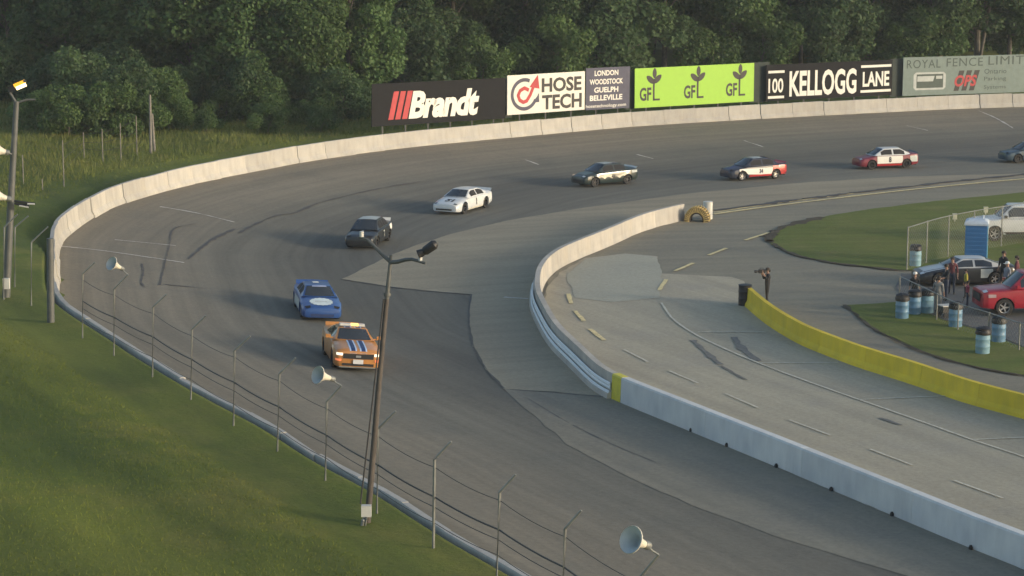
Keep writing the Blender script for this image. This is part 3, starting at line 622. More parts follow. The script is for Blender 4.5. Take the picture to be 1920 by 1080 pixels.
class Board:
    """a flat sign standing on legs behind the wall; print is laid on it in board fractions (0..1 across, 0..1 up)"""
    def __init__(s, bl, br, hpx, back_off, material, label, thick=.06, legs=4, name='billboard', group='advertising boards behind the far wall'):
        # foot line: just behind the wall, where the sight lines through the lower corners pass
        def pt(u, v):
            best = None
            for k in range(60):
                T = 100 + k * 2.0; r = ray(u, v); rr = r / math.hypot(r[0], r[1])
            Ts = np.linspace(90, 240, 1200); r = ray(u, v); r = r / math.hypot(r[0], r[1])
            d = d_out(r[0] * Ts, r[1] * Ts)[0]; i = np.nonzero(d < -back_off)[0]
            i = [j for j in i if Ts[j] > 120][0]; return Vector((r[0] * Ts[i], r[1] * Ts[i], CAM_H + r[2] * Ts[i]))
        s.a, s.b = pt(*bl), pt(*br); z = (s.a.z + s.b.z) / 2
        ax = (s.b - s.a); s.w = ax.length; s.ex = ax.normalized()
        dist = (s.a.y + s.b.y) / 2; s.h = hpx * dist / FPX / CP * 1.0
        s.n = Vector((s.ex.y, -s.ex.x, 0)).normalized(); s.up = s.n.cross(s.ex) * -1
        if s.up.z < 0: s.up = -s.up
        s.root = empty(name, (s.a.x, s.a.y, gz(s.a.x, s.a.y)), 0, label, 'billboard', group)
        s.o = Vector(s.root.location)
        M = Matrix((s.ex.to_tuple() + (0,), s.up.to_tuple() + (0,), s.n.to_tuple() + (0,), (0, 0, 0, 1))).transposed()
        s.M = Matrix.Translation(s.a - s.o) @ M
        mb = MB(); mb.box(0, s.w, 0, s.h, -thick, 0, 0, s.M); s.panel = mb.build('panel', material, s.root, smooth=False)
        for k in range(legs):
            x = s.w * (k + .5) / legs; p = s.M @ Vector((x, 0, -thick - .05)); g = gz(p.x + s.o.x, p.y + s.o.y) - s.o.z
            mb = MB(); mb.box(-.05, .05, -.05, .05, 0, 1); o = mb.build('leg', M_WOODG, s.root, smooth=False)
            top = s.M @ Vector((x, s.h * .9, -thick - .05)); o.location = (p.x, p.y, g - .2); o.scale = (1, 1, top.z - g + .2)
    def put(s, me, x, y, material, name='lettering', z=.012, sxy=(1, 1)):
        co = np.empty(len(me.vertices) * 3); me.vertices.foreach_get('co', co); co = co.reshape(-1, 3)
        vs = [s.M @ Vector((x * s.w + c[0] * sxy[0], y * s.h + c[1] * sxy[1], z)) for c in co]
        for v_, p in zip(me.vertices, vs): v_.co = p
        me.materials.clear(); me.name = name
        return link(name, me, material, s.root)
    def text(s, t, x, y, wfrac, hfrac, material, bold=.02, shear=0, z=.012, spacing=1.0, name='lettering'):
        me, w_, h_ = text_mesh(t, 1, bold, 1, shear, spacing=spacing)
        return s.put(me, x, y, material, name, z, (wfrac * s.w / w_, hfrac * s.h / h_))
    def poly(s, pts, material, z=.012, name='print'):
        me = bpy.data.meshes.new(name); vs = [s.M @ Vector((x * s.w, y * s.h, z)) for x, y in pts]; me.from_pydata(vs, [], [tuple(range(len(pts)))]); return link(name, me, material, s.root)
    def band(s, pts, wd, material, z=.012, name='print', ends=None):
        """a stroke of constant width (board metres) through the points"""
        a = catmull([(x * s.w, y * s.h) for x, y in pts], .03); t = np.gradient(a, axis=0); t /= np.linalg.norm(t, axis=1)[:, None]; n = np.stack([-t[:, 1], t[:, 0]], 1) * wd / 2
        mb = MB(); mb.grid([[s.M @ Vector((*(a[i] + n[i]), z)), s.M @ Vector((*(a[i] - n[i]), z))] for i in range(len(a))]); return mb.build(name, material, s.root, smooth=False)
M_BB = mat('black_board', (.012, .012, .013), .8, spec=.2); M_GB = mat('dark_green_board', (.03, .042, .035), .8); M_WB = mat('white_board', (.70, .68, .60), .6, var=.03)
M_LG = mat('lime_green_board', (.30, .55, .045), .6, var=.03); M_SL = mat('slate_blue_board', (.07, .07, .105), .7); M_SAGE = mat('sage_grey_board', (.17, .22, .20), .7, var=.08)
BO = 1.0
# dark backing fence of boards between the signs
B = Board((697, 238), (947, 222), 77, BO + .05, M_BB, 'long black advertising board with big white italic lettering and three red bars', legs=6)
for k, (x0, x1) in enumerate(((.135, .172), (.185, .222), (.235, .272))): B.poly([(x0 - .018, .14), (x1 - .018, .14), (x1 + .022, .80), (x0 + .022, .80)], M_RED, name='red_bar')
B.text('Brandt', .53, .46, .53, .66, M_WHITEP, bold=.045, shear=.22, spacing=.93)
B = Board((951, 216), (1096, 205.5), 72, BO, M_WB, 'white board with black capitals beside a red and navy curled arrow logo', legs=3)
B.text('HOSE', .695, .70, .52, .37, M_BLK, .035); B.text('TECH', .70, .26, .52, .38, M_BLK, .035)
cx, cy, rx, ry = .215, .5, .155, .37
B.band([(cx + rx * math.cos(a) * 1.0, cy + ry * math.sin(a)) for a in np.linspace(R(65), R(335), 26)], .27, M_NAVY, name='navy_arc')
B.poly([(.31, .27), (.405, .28), (.40, .52), (.375, .42)], M_NAVY, .014, 'arrow_head')
B.band([(.27, .60), (.215, .66), (.16, .60), (.135, .48), (.155, .36), (.20, .30), (.245, .33), (.29, .48), (.33, .70)], .27, M_RED, .016, name='red_arrow')
B.poly([(.28, .68), (.385, .98), (.405, .62)], M_RED, .018, 'arrow_head')
B = Board((1098, 207), (1180, 202), 77, BO + .02, M_SL, 'slate blue board listing four town names in pale capitals', legs=2)
for t, y, wf in (('LONDON', .87, .54), ('WOODSTOCK', .665, .76), ('GUELPH', .47, .55), ('BELLEVILLE', .28, .74)): B.text(t, .46, y, wf, .13, M_WHITEP, .03)
B.text('hosetechnology.com', .46, .08, .92, .10, M_WHITEP, .01)
B = Board((1190, 203), (1413, 190), 72, BO, M_LG, 'bright lime green board with the same dark leaf logo three times', legs=5)
for cx in (.125, .49, .845):
    B.text('GF', cx - .038, .34, .095, .34, M_BLK, .03)
    B.band([(cx + .03, .17), (cx + .03, .55), (cx + .033, .72)], .16, M_BLK, name='stem'); B.band([(cx + .025, .19), (cx + .08, .19)], .15, M_BLK, name='letter_foot')
    for lx, ly, ln, wd_, an in ((cx + .003, .70, .54, .26, 140), (cx + .060, .71, .54, .26, 42), (cx + .036, .86, .46, .22, 88)):
        pp = []
        for q in range(14):
            t_ = 2 * math.pi * q / 14; ex_, ey_ = ln / 2 * math.cos(t_), wd_ / 2 * math.sin(t_) * abs(math.sin(t_)) ** .3; c_, s_ = math.cos(R(an)), math.sin(R(an))
            pp.append((lx + (ex_ * c_ - ey_ * s_) * B.h / 2.8 / B.w * 1.6, ly + (ex_ * s_ + ey_ * c_) / 2.8 * 1.6))
        B.poly(pp, M_BLK, name='leaf')
B = Board((1436, 190), (1672, 178), 66, BO, M_BB, 'black board with tall white block capitals between two framed words', legs=5)
B.text('100', .075, .42, .115, .40, M_WHITEP, .02); B.text('KELLOGG', .445, .45, .53, .72, M_WHITEP, .03); B.text('LANE', .868, .48, .215, .42, M_WHITEP, .03)
for x0, x1, y in ((.015, .14, .80), (.015, .14, .10), (.745, .99, .84), (.745, .99, .14)):
    B.poly([(x0, y - .035), (x1, y - .035), (x1, y + .035), (x0, y + .035)], M_WHITEP, name='rule')
B = Board((1692, 180), (1968, 171), 70, BO, M_SAGE, 'pale sage board with green capitals, a rounded badge and red letters, at the right edge', legs=5)
M_GT = mat('dark_green_print', (.045, .07, .06), .6); M_PALE = mat('pale_print', (.42, .45, .43), .6)
B.text('ROYAL', .135, .82, .225, .22, M_GT, .0, spacing=1.1); B.text('FENCE', .41, .84, .245, .22, M_GT, .0, spacing=1.1); B.text('LIMITED', .755, .86, .37, .22, M_GT, .0, spacing=1.1)
B.poly([(.085, .14), (.27, .14), (.285, .2), (.285, .54), (.27, .60), (.085, .60), (.07, .54), (.07, .2)], M_PALE, name='badge'); B.poly([(.09, .19), (.268, .19), (.268, .55), (.09, .55)], M_GT, .015, 'badge_centre')
B.poly([(.095, .36), (.2, .36), (.21, .5), (.095, .5)], M_PALE, .018, 'badge_mark'); B.poly([(.22, .42), (.262, .42), (.262, .5), (.22, .5)], M_PALE, .018, 'badge_mark')
for k in range(3):
    x = .355 + k * .052; B.poly([(x - .015, .09), (x + .018, .09), (x + .055, .62), (x + .02, .62)], M_BLK, name='slanted_bar')
B.text('OPS', .42, .35, .15, .30, M_RED, .03, .2, .018)
for t, y in (('Ontario', .58), ('Parking', .37), ('Systems', .15)): B.text(t, .62, y, .15, .13, M_GT, .0)
def backing(bl, br, hp, label, legs=3):
    return Board(bl, br, hp, BO + .35, M_GB, label, legs=legs, name='backing_board', group='dark backing boards')
backing((930, 222), (960, 220), 72, 'dark green backing board between the black board and the white one', 1)
backing((1172, 206), (1196, 204), 70, 'dark green backing board between the slate board and the lime one', 1)
backing((1405, 193), (1442, 191), 74, 'dark green backing board between the lime board and the block capital board', 1)
backing((1668, 182), (1698, 180), 70, 'dark green backing board left of the sage board', 1)

# ------------------------------------------------------------------ vehicles
def interp(tab, x):
    xs = [t[0] for t in tab]; ys = [t[1] for t in tab]
    if xs[0] > xs[-1]: xs, ys = xs[::-1], ys[::-1]
    return float(np.interp(x, xs, ys))
class Spec: pass
def spec(**k):
    s = Spec(); s.__dict__.update(k); return s
STOCK = spec(L=4.75, W=1.84, wr=.33, ax=(1.42, -1.33), top=[(2.375, .50), (2.33, .60), (2.15, .67), (1.7, .76), (1.1, .86), (.8, .90), (-1.2, .93), (-1.55, .95), (-2.15, .96), (-2.33, .93), (-2.375, .86)],
             bot=[(2.375, .20), (1.8, .15), (-1.8, .17), (-2.375, .30)], w=[(2.375, .60), (2.33, .76), (2.15, .86), (1.6, .905), (0, .90), (-1.6, .91), (-2.2, .84), (-2.375, .76)],
             gh=dict(x=(.98, .22, -.80, -1.72), z=(.90, 1.27, 1.27, .95), hw=(.76, .56, .55, .70), belt=.90, bhw=.83))
COMP = spec(L=4.35, W=1.72, wr=.31, ax=(1.32, -1.27), top=[(2.175, .58), (2.13, .68), (1.9, .76), (1.3, .86), (.98, .92), (-1.3, .98), (-1.7, 1.0), (-2.05, 1.0), (-2.15, .96), (-2.175, .88)],
            bot=[(2.175, .22), (1.6, .18), (-1.6, .2), (-2.175, .30)], w=[(2.175, .62), (2.12, .74), (1.9, .81), (1.4, .85), (0, .85), (-1.5, .85), (-2.0, .79), (-2.175, .70)],
            gh=dict(x=(1.12, .35, -.80, -1.55), z=(.92, 1.36, 1.36, 1.0), hw=(.72, .55, .54, .66), belt=.94, bhw=.79))
MUSCLE = spec(L=4.78, W=1.92, wr=.36, ax=(1.46, -1.26), top=[(2.39, .62), (2.36, .78), (2.2, .86), (1.6, .94), (1.0, .99), (.75, 1.02), (-1.2, 1.04), (-1.6, 1.07), (-2.2, 1.08), (-2.34, 1.05), (-2.39, .95)],
              bot=[(2.39, .20), (1.8, .16), (-1.8, .18), (-2.39, .32)], w=[(2.39, .72), (2.34, .84), (2.15, .90), (1.6, .945), (.2, .92), (-1.3, .955), (-2.1, .90), (-2.39, .80)],
              gh=dict(x=(.92, .20, -.72, -1.75), z=(1.01, 1.38, 1.37, 1.06), hw=(.76, .57, .55, .70), belt=1.02, bhw=.86))
TRUCK = spec(L=5.7, W=1.98, wr=.40, ax=(1.85, -1.75), top=[(2.85, .80), (2.80, 1.08), (2.6, 1.14), (1.9, 1.20), (1.4, 1.24), (-.7, 1.26), (-.8, 1.28), (-2.78, 1.28), (-2.85, 1.24)],
             bot=[(2.85, .38), (2.3, .34), (-2.3, .40), (-2.85, .46)], w=[(2.85, .78), (2.80, .90), (2.6, .96), (1.8, .985), (-2.5, .98), (-2.85, .93)],
             gh=dict(x=(1.55, .85, -.75, -1.0), z=(1.24, 1.88, 1.88, 1.27), hw=(.80, .66, .66, .76), belt=1.26, bhw=.91))
def wheel_meshes(r, wd, rim):
    key = ('wheel', r, rim.name)
    if key in MATS: return MATS[key]
    mb = MB(); h = wd / 2; M = Matrix.Rotation(R(90), 4, 'X')
    mb.lathe([(r * .62, -h), (r * .93, -h), (r, -h * .7), (r, h * .7), (r * .93, h), (r * .62, h), (r * .60, 0), (r * .62, -h)], 26, 0, M)
    ty = mb.mesh('wheel', M_TYRE)
    mb = MB(); mb.lathe([(.001, h * .55), (r * .14, h * .6), (r * .16, h * .45), (.001, h * .4)], 14, 0, M)
    mb.lathe([(r * .63, h * .9), (r * .58, h * .85), (r * .57, -h * .8), (r * .63, -h * .9)], 26, 0, M)
    mb.lathe([(.001, h * .05), (r * .58, h * .05)], 20, 1, M)
    for k in range(5):
        MM = M @ Matrix.Rotation(2 * math.pi * k / 5, 4, 'Z'); mb.box(r * .1, r * .6, -r * .075, r * .075, h * .3, h * .6, 0, MM)
    rm = mb.mesh('rim', [rim, M_DARK]); MATS[key] = (ty, rm); return ty, rm
class Car:
    def __init__(s, sp, label, paint, cat='race car', name='race_car', group=None, glass=None, rim=None, sidewin=None, roofmat=None, nose=None):
        s.sp = sp; s.root = empty(name, (0, 0, 0), 0, label, cat, group); s.paint = paint; rim = rim or M_RIMD; glass = glass or M_GLASS
        L = sp.L; xs = sorted(set(list(np.linspace(-L / 2, L / 2, 56)) + [t[0] for t in sp.top] + [a + k for a in sp.ax for k in np.linspace(-sp.wr - .07, sp.wr + .07, 15)]))
        rows = []
        for x in xs:
            w_, zt, zb = interp(sp.w, x), interp(sp.top, x), interp(sp.bot, x); zs = zt - .05
            half = [[w_ - .07, zb], [w_ - .015, zb + .07], [w_, zb + .38 * (zs - zb)], [w_ - .006, zb + .72 * (zs - zb)], [w_ - .035, zs - .03], [w_ - .09, zs + .012], [w_ * .6, zt + .012], [w_ * .3, zt + .022], [0, zt + .026]]
            for a in sp.ax:
                R_ = sp.wr + .055; dx = abs(x - a)
                if dx < R_:
                    za = sp.wr + math.sqrt(max(0, R_ * R_ - dx * dx)) * 1.0
                    for i in range(5): half[i][1] = max(half[i][1], min(za + i * .004, zs - .035 + i * .001))
            rows.append([(x, y, z) for y, z in half] + [(x, -y, z) for y, z in half[:-1][::-1]])
        mb = MB(); mb.grid(rows); n = len(rows[0])
        for k, rr in ((0, rows[0]), (len(rows) - 1, rows[-1])): mb.f.append(tuple(k * n + i for i in range(n))); mb.m.append(0)
        s.body = mb.build('body', paint, s.root, ang=38)
        # underbody between the wheels
        mb = MB(); hw = sp.W / 2 - .24; zt_ = min(t[1] for t in sp.top[2:-1]) - .06
        mb.box(-L / 2 + .1, L / 2 - .12, -hw, hw, sp.bot[1][1] + .02, zt_); mb.build('underbody', M_DARK, s.root, smooth=False)
        for a in sp.ax:
            for sd in (1, -1):
                ty, rm = wheel_meshes(sp.wr, .23, rim)
                o = link('wheel', ty, None, s.root); o.location = (a, sd * (sp.W / 2 - .16), sp.wr); o.rotation_euler = (0, 0, R(180) if sd > 0 else 0)
                link('rim', rm, None, o)
        # cabin
        g = sp.gh; s.g = g
        def E(t):
            i = min(2, int(t)); f_ = t - i; return [g[k][i] * (1 - f_) + g[k][i + 1] * f_ for k in ('x', 'z', 'hw')]
        def T(sv, t, off=0.0):
            x, z, hw = E(t); bulge = (1 - sv * sv); z += .035 * bulge * min(1, t, 3 - t) + .012 * math.sin(math.pi * np.clip(t - 1, 0, 1)); x += (.13 if t < 1.2 else -.10 if t > 1.8 else 0) * bulge * (1 if t < 1 or t > 2 else max(0, 1 - (t - 1) * 5 if t < 1.5 else 1 - (2 - t) * 5))
            if off:
                nx_ = g['z'][1] - g['z'][0], g['x'][0] - g['x'][1]
                if t < 1: l_ = math.hypot(*nx_); x += off * nx_[0] / l_; z += off * nx_[1] / l_
                elif t > 2: l_ = math.hypot(g['z'][2] - g['z'][3], g['x'][2] - g['x'][3]); x -= off * (g['z'][2] - g['z'][3]) / l_; z += off * (g['x'][2] - g['x'][3]) / l_
                else: z += off
            return Vector((x, sv * hw, z))
        def SD(t, v, sd, off=0.0):
            x, z, hw = E(t); zb_ = g['belt'] - .03; f_ = v
            y = g['bhw'] * (1 - f_) + hw * f_; y = min(y, max(y, hw)) if z > zb_ else hw
            return Vector((x, sd * (y + off), zb_ * (1 - f_) + z * f_))
        s.T, s.SD = T, SD
        ts = [0, .15, .3, .5, .7, .85, .95, 1, 1.06, 1.2, 1.5, 1.8, 1.94, 2, 2.06, 2.2, 2.4, 2.6, 2.8, 3]; ss = np.linspace(-1, 1, 11)
        mb = MB(); mb.grid([[T(sv, t) for sv in ss] for t in ts])
        for sd in (1, -1): mb.grid([[SD(t, v, sd) for v in (0, .25, .5, .75, 1)] for t in ts])
        mb.build('roof', roofmat or paint, s.root, ang=50)
        def patch(nm, f, A, Bv, m_):
            mb = MB(); mb.grid([[f(a, b) for a in A] for b in Bv]); return mb.build(nm, m_, s.root)
        lin = np.linspace
        patch('windshield', lambda a, b: T(a, b, .012), lin(-.9, .9, 9), lin(.06, .93, 5), glass)
        patch('rear_window', lambda a, b: T(a, b, .012), lin(-.86, .86, 9), lin(2.1, 2.82, 4), glass)
        for sd in (1, -1):
            patch('side_window', lambda a, b: SD(a, b, sd, .012), lin(.62, 1.46, 7), lin(.14, .88, 4), sidewin or glass)  # sidewin: dark sheet standing for the shaded cabin behind open windows
            patch('side_window', lambda a, b: SD(a, b, sd, .012), lin(1.56, 2.42, 7), lin(.16, .88, 4), sidewin or glass)
    # surface mapping
    def ztop(s, x, y):
        w_, zt = interp(s.sp.w, x), interp(s.sp.top, x); return float(np.interp(abs(y), [0, w_ * .3, w_ * .6, w_ - .09], [zt + .026, zt + .022, zt + .012, zt - .038]))
    def yside(s, x, z):
        w_, zt, zb = interp(s.sp.w, x), interp(s.sp.top, x), interp(s.sp.bot, x); zs = zt - .05
        return float(np.interp(z, [zb, zb + .07, zb + .38 * (zs - zb), zb + .72 * (zs - zb), zs - .03], [w_ - .07, w_ - .015, w_, w_ - .006, w_ - .035]))
    def top_band(s, nm, x0, x1, ylo, yhi, m_, off=.010, n=14):
        ylo = ylo if callable(ylo) else (lambda x, v=ylo: v); yhi = yhi if callable(yhi) else (lambda x, v=yhi: v); rows = []
        for x in np.linspace(x0, x1, n):
            rows.append([(x, y, s.ztop(x, y) + off) for y in np.linspace(ylo(x), yhi(x), 5)])
        mb = MB(); mb.grid(rows); return mb.build(nm, m_, s.root)
    def side_band(s, nm, x0, x1, zlo, zhi, m_, sides=(1, -1), off=.010, n=18):
        zlo = zlo if callable(zlo) else (lambda x, v=zlo: v); zhi = zhi if callable(zhi) else (lambda x, v=zhi: v)
        for sd in sides:
            rows = []
            for x in np.linspace(x0, x1, n):
                lo, hi = zlo(x), zhi(x)
                for a in s.sp.ax:
                    dx = abs(x - a); R_ = s.sp.wr + .06
                    if dx < R_: lo = max(lo, s.sp.wr + math.sqrt(R_ * R_ - dx * dx))
                hi = max(hi, lo + .005)
                rows.append([(x, sd * (s.yside(x, z) + off), z) for z in np.linspace(lo, hi, 4)])
            mb = MB(); mb.grid(rows); mb.build(nm, m_, s.root)
    def roof_band(s, nm, s0, s1, t0, t1, m_, off=.014):
        mb = MB(); mb.grid([[s.T(a, t, off) for a in np.linspace(s0, s1, 4)] for t in np.linspace(t0, t1, 6)]); return mb.build(nm, m_, s.root)
    def side_text(s, t, x, z, h, m_, sides=(1, -1), sx=.8, off=.02):
        for sd in sides:
            me, w_, hh = text_mesh(t, 1, .04, 1); k = h / hh
            for v_ in me.vertices:
                X = x - sd * v_.co.x * k * sx; Z = z + v_.co.y * k
                v_.co = (X, sd * (s.yside(X, Z) + off), Z)
            me.materials.clear(); me.name = 'number'; link('number', me, m_, s.root)
    def hood_text(s, t, x, y, h, m_, sx=1.0, nm='number'):
        me, w_, hh = text_mesh(t, 1, .04, 1); k = h / hh
        for v_ in me.vertices:
            X = x - v_.co.y * k; Y = y + v_.co.x * k * sx
            # reads upright when seen from the front
            X, Y = x - v_.co.y * k * -1, y + v_.co.x * k * sx
            v_.co = (X, Y, s.ztop(X, Y) + .02)
        me.materials.clear(); me.name = nm; link(nm, me, m_, s.root)
    def front_patch(s, nm, y0, y1, z0, z1, m_, off=.02, n=7):
        """a shape on the nose, following its curve in plan"""
        rows = []; L2 = s.sp.L / 2
        def xf(y):
            y = abs(y); tab = sorted([(w_, x) for x, w_ in s.sp.w if x > L2 - .45]); return float(np.interp(y, [t[0] for t in tab], [t[1] for t in tab]))
        for y in np.linspace(y0, y1, n): rows.append([(xf(y) + off, y, z) for z in (z0, (z0 + z1) / 2, z1)])
        mb = MB(); mb.grid(rows)
        me_in = len(mb.v)
        return mb.build(nm, m_, s.root)
    def headlight(s, y0, y1, x0, x1, m_, nm='headlight'):
        for sd in (1, -1):
            rows = []
            for x in np.linspace(x0, x1, 5): rows.append([(x, sd * y, s.ztop(x, y) + .014) for y in np.linspace(y0, min(y1, interp(s.sp.w, x) - .08), 5)])
            mb = MB(); mb.grid(rows); mb.build(nm, m_, s.root)
    def mirrors(s, m_):
        for sd in (1, -1):
            mb = MB(); x = s.g['x'][0] - .22; mb.box(x - .09, x + .05, sd * (s.g['bhw'] + .06), sd * (s.g['bhw'] + .26), s.g['belt'] + .02, s.g['belt'] + .15); mb.box(x - .03, x + .02, sd * (s.g['bhw'] - .06), sd * (s.g['bhw'] + .08), s.g['belt'] + .0, s.g['belt'] + .05)
            mb.build('mirror', m_, s.root, smooth=False)
    def spoiler(s, m_, h=.16):
        L2 = s.sp.L / 2; z = interp(s.sp.top, -L2 + .12); hw = interp(s.sp.w, -L2 + .12) - .08
        mb = MB(); rows = [[(-L2 + .14 - t * .10, y, z + t * h - abs(y) * .02) for y in np.linspace(-hw, hw, 7)] for t in (0, 1)]; mb.grid(rows)
        rows = [[(-L2 + .11 - t * .10, y, z + t * h - abs(y) * .02) for y in np.linspace(-hw, hw, 7)] for t in (0, 1)]; mb.grid(rows, flip=True)
        mb.build('spoiler', m_, s.root)
    def place(s, cu, vb, heading, H=None, zoff=0.0):
        """stand the car so that its outline is centred on column cu and its lowest point on row vb"""
        L2, W2 = s.sp.L / 2, s.sp.W / 2; H = H or s.g['z'][1]; a = R(heading); ca, sa = math.cos(a), math.sin(a)
        u, v = cu, vb - 12
        for _ in range(7):
            p = G(u, v); us, vs = [], []
            for lx in (L2, -L2):
                for ly in (W2, -W2):
                    for lz in (0, .8):
                        pu, pv = proj((p.x + lx * ca - ly * sa, p.y + lx * sa + ly * ca, p.z + lz)); us.append(pu); vs.append(pv)
            u += cu - (min(us) + max(us)) / 2; v += (vb - max(vs)) * .7
        p = G(u, v)
        # lie on the banking
        e_ = 1.0; fx = Vector((ca, sa)); ly = Vector((-sa, ca))
        zf = gz(*(p.xy + fx * 1.3)); zr = gz(*(p.xy - fx * 1.3)); zl = gz(*(p.xy + ly * .8)); zr2 = gz(*(p.xy - ly * .8))
        X = Vector((fx.x * 2.6, fx.y * 2.6, zf - zr)).normalized(); Y = Vector((ly.x * 1.6, ly.y * 1.6, zl - zr2)).normalized(); Z = X.cross(Y).normalized(); Y = Z.cross(X)
        s.root.matrix_world = Matrix.Translation(p + Vector((0, 0, zoff + .01))) @ Matrix((X, Y, Z)).transposed().to_4x4()
        return s
def paintm(name, col, rough=.32, **k): return mat(name, col, rough, 0.0, var=.05, spec=.5, coat=.25, **k)
GR = 'race cars following the pace car round the turn'
P_OR = paintm('orange_car_paint', (.45, .20, .055)); P_BL = paintm('blue_car_paint', (.024, .075, .24)); P_BK = paintm('charcoal_car_paint', (.018, .02, .022))
P_WH = paintm('white_car_paint', (.62, .63, .62)); P_BK2 = paintm('black_green_car_paint', (.022, .035, .035)); P_NV = paintm('navy_car_paint', (.028, .032, .05)); P_RD = paintm('maroon_car_paint', (.20, .03, .045))
P_SB = paintm('steel_blue_car_paint', (.045, .075, .10)); P_R2 = paintm('bright_red_car_paint', (.42, .03, .03)); P_SIL = paintm('silver_car_paint', (.42, .43, .43)); P_RT = paintm('red_pickup_paint', (.33, .02, .035))
M_BSTR = mat('dark_blue_stripe', (.02, .045, .13), .5, spec=.3); M_LBST = mat('pale_blue_stripe_edge', (.42, .55, .74), .5, spec=.3); M_CREAM = mat('cream_decal', (.62, .57, .44), .5, var=.15, scale=6)
M_HL = mat('headlight_glass', (.55, .56, .56), .15, spec=.8); M_HLON = mat('headlight_lit', (.9, .88, .8), .3, emit=(1, .85, .6, .7)); M_TURN = mat('orange_signal_lit', (.8, .2, .08), .3, emit=(1, .25, .1, .35))
M_BEAC = mat('amber_beacon_lit', (.9, .5, .1), .3, emit=(1, .6, .15, 1.2)); M_PLATE = mat('licence_plate', (.62, .62, .62), .6)
M_REDL = mat('red_tail_lens', (.25, .01, .01), .3)

# 1 the pace car
c = Car(MUSCLE, 'orange pace car with blue racing stripes and a beacon on its roof, leading the field', P_OR, cat='pace car', name='pace_car', rim=M_RIMD)
for y0, y1 in ((.06, .34), (-.34, -.06)):
    c.top_band('edge_stripe', .86, 2.375, y0, y1, M_LBST, .010, 30); c.top_band('racing_stripe', .86, 2.375, y0 + .06, y1 - .06, M_BSTR, .016, 30)
    c.roof_band('edge_stripe', y0 / .57, y1 / .57, .97, 2.03, M_LBST, .012); c.roof_band('racing_stripe', (y0 + .045) / .57, (y1 - .045) / .57, .97, 2.03, M_BSTR, .018)
c.front_patch('grille', -.60, .60, .52, .72, M_BLACK, .025); c.front_patch('lower_grille', -.62, .62, .24, .34, M_BLACK, .022)
c.front_patch('grille_badge', -.10, .10, .58, .66, M_RIM, .05, 3); c.front_patch('licence_plate', -.20, .20, .33, .50, M_PLATE, .06, 3)
c.front_patch('chin_splitter', -.74, .74, .17, .215, M_GALV, .05)
for sd in (1, -1):
    a, b = (.62, .86) if sd > 0 else (-.86, -.62); c.front_patch('headlight', a, b, .64, .74, M_HLON, .03, 4); a, b = (.66, .88) if sd > 0 else (-.88, -.66); c.front_patch('turn_signal', a, b, .42, .50, M_TURN, .03, 4)
mb = MB(); mb.box(-.16, .12, -.52, .52, 1.425, 1.45); ob = mb.build('light_bar', M_RIM, c.root, smooth=False)
for y0, y1, m_ in ((-.5, -.06, M_WP), (-.04, .24, M_BEAC), (.26, .5, M_WP)):
    mb = MB(); mb.box(-.14, .10, y0, y1, 1.452, 1.53); mb.build('beacon_lens', m_, ob, smooth=False)
c.mirrors(P_OR); c.spoiler(P_OR, .14); c.place(656, 703, 281.5)
mb = MB(); mb.grid([[(x, sd * (c.yside(x, z) + .01), z) for z in (.62, .66)] for x in np.linspace(-.9, .95, 6) for sd in (1,)])
# 2 blue stock car
c = Car(STOCK, 'blue race car with a white scalloped oval on its bonnet, right behind the pace car', P_BL, group=GR, sidewin=M_DARK, rim=M_RIM)
pts = []
mb = MB(); n = 64; vs = []
for k in range(n):
    a = 2 * math.pi * k / n; rr = 1 + (.07 if k % 4 < 2 else 0); X, Y = 1.68 + .44 * rr * math.cos(a), .47 * rr * math.sin(a) * 1.05; vs.append((X, Y, c.ztop(X, Y) + .014))
vs.append((1.68, 0, c.ztop(1.68, 0) + .016)); mb.add(vs, [(k, (k + 1) % n, n) for k in range(n)]); mb.build('bonnet_oval', mat('pale_cyan_decal', (.60, .68, .68), .5), c.root)
c.hood_text('DELAWARE', 1.68, 0, .10, M_PALE, .8, 'oval_lettering')
c.headlight(.52, .80, 2.12, 2.30, M_DARK); c.front_patch('lower_grille', -.5, .5, .24, .36, mat('deep_blue_grille', (.02, .04, .12), .5), .03)
c.roof_band('roof_number', -.35, .15, 1.35, 1.75, M_WHITEP); c.roof_band('windshield_banner', -.5, .6, .84, .95, mat('pale_blue_banner', (.28, .33, .48), .5), .02); c.side_band('side_panel', -.9, 1.0, .32, .72, M_PALE); c.spoiler(P_BL); c.place(594, 606, 281)
# 3 charcoal car
c = Car(COMP, 'charcoal race car with a pale roof, third in line behind the pace car', P_BK, group=GR, sidewin=M_DARK, roofmat=P_BK)
c.roof_band('roof_panel', -.9, .9, 1.02, 1.9, M_PALE); c.side_band('rear_quarter_decal', -1.9, -1.3, .62, .92, M_WHITEP); c.headlight(.45, .74, 1.98, 2.12, M_DARK)
c.front_patch('grille', -.42, .42, .30, .48, M_BLACK, .03); c.side_text('7', 0.0, .60, .36, M_PALE); c.top_band('bonnet_stripe', 1.15, 1.7, -.06, .06, M_PALE); c.spoiler(M_WHITEP); c.place(691, 470, 259)
# 4 white car
c = Car(STOCK, 'white race car with a black number one on its door and dark bonnet number', P_WH, group=GR, sidewin=M_DARK, rim=M_RIMD)
c.side_text('1', -.05, .58, .40, M_BLK, sx=1.0); c.hood_text('21', 1.75, .05, .45, M_BLK, 1.1); c.front_patch('grille', -.55, .5, .27, .36, M_BLACK, .03); c.headlight(.55, .78, 2.14, 2.28, M_GALV); c.spoiler(P_WH)
c.side_band('lower_trim', -.9, 1.0, .20, .27, M_CREAM); c.place(867, 405, 244)
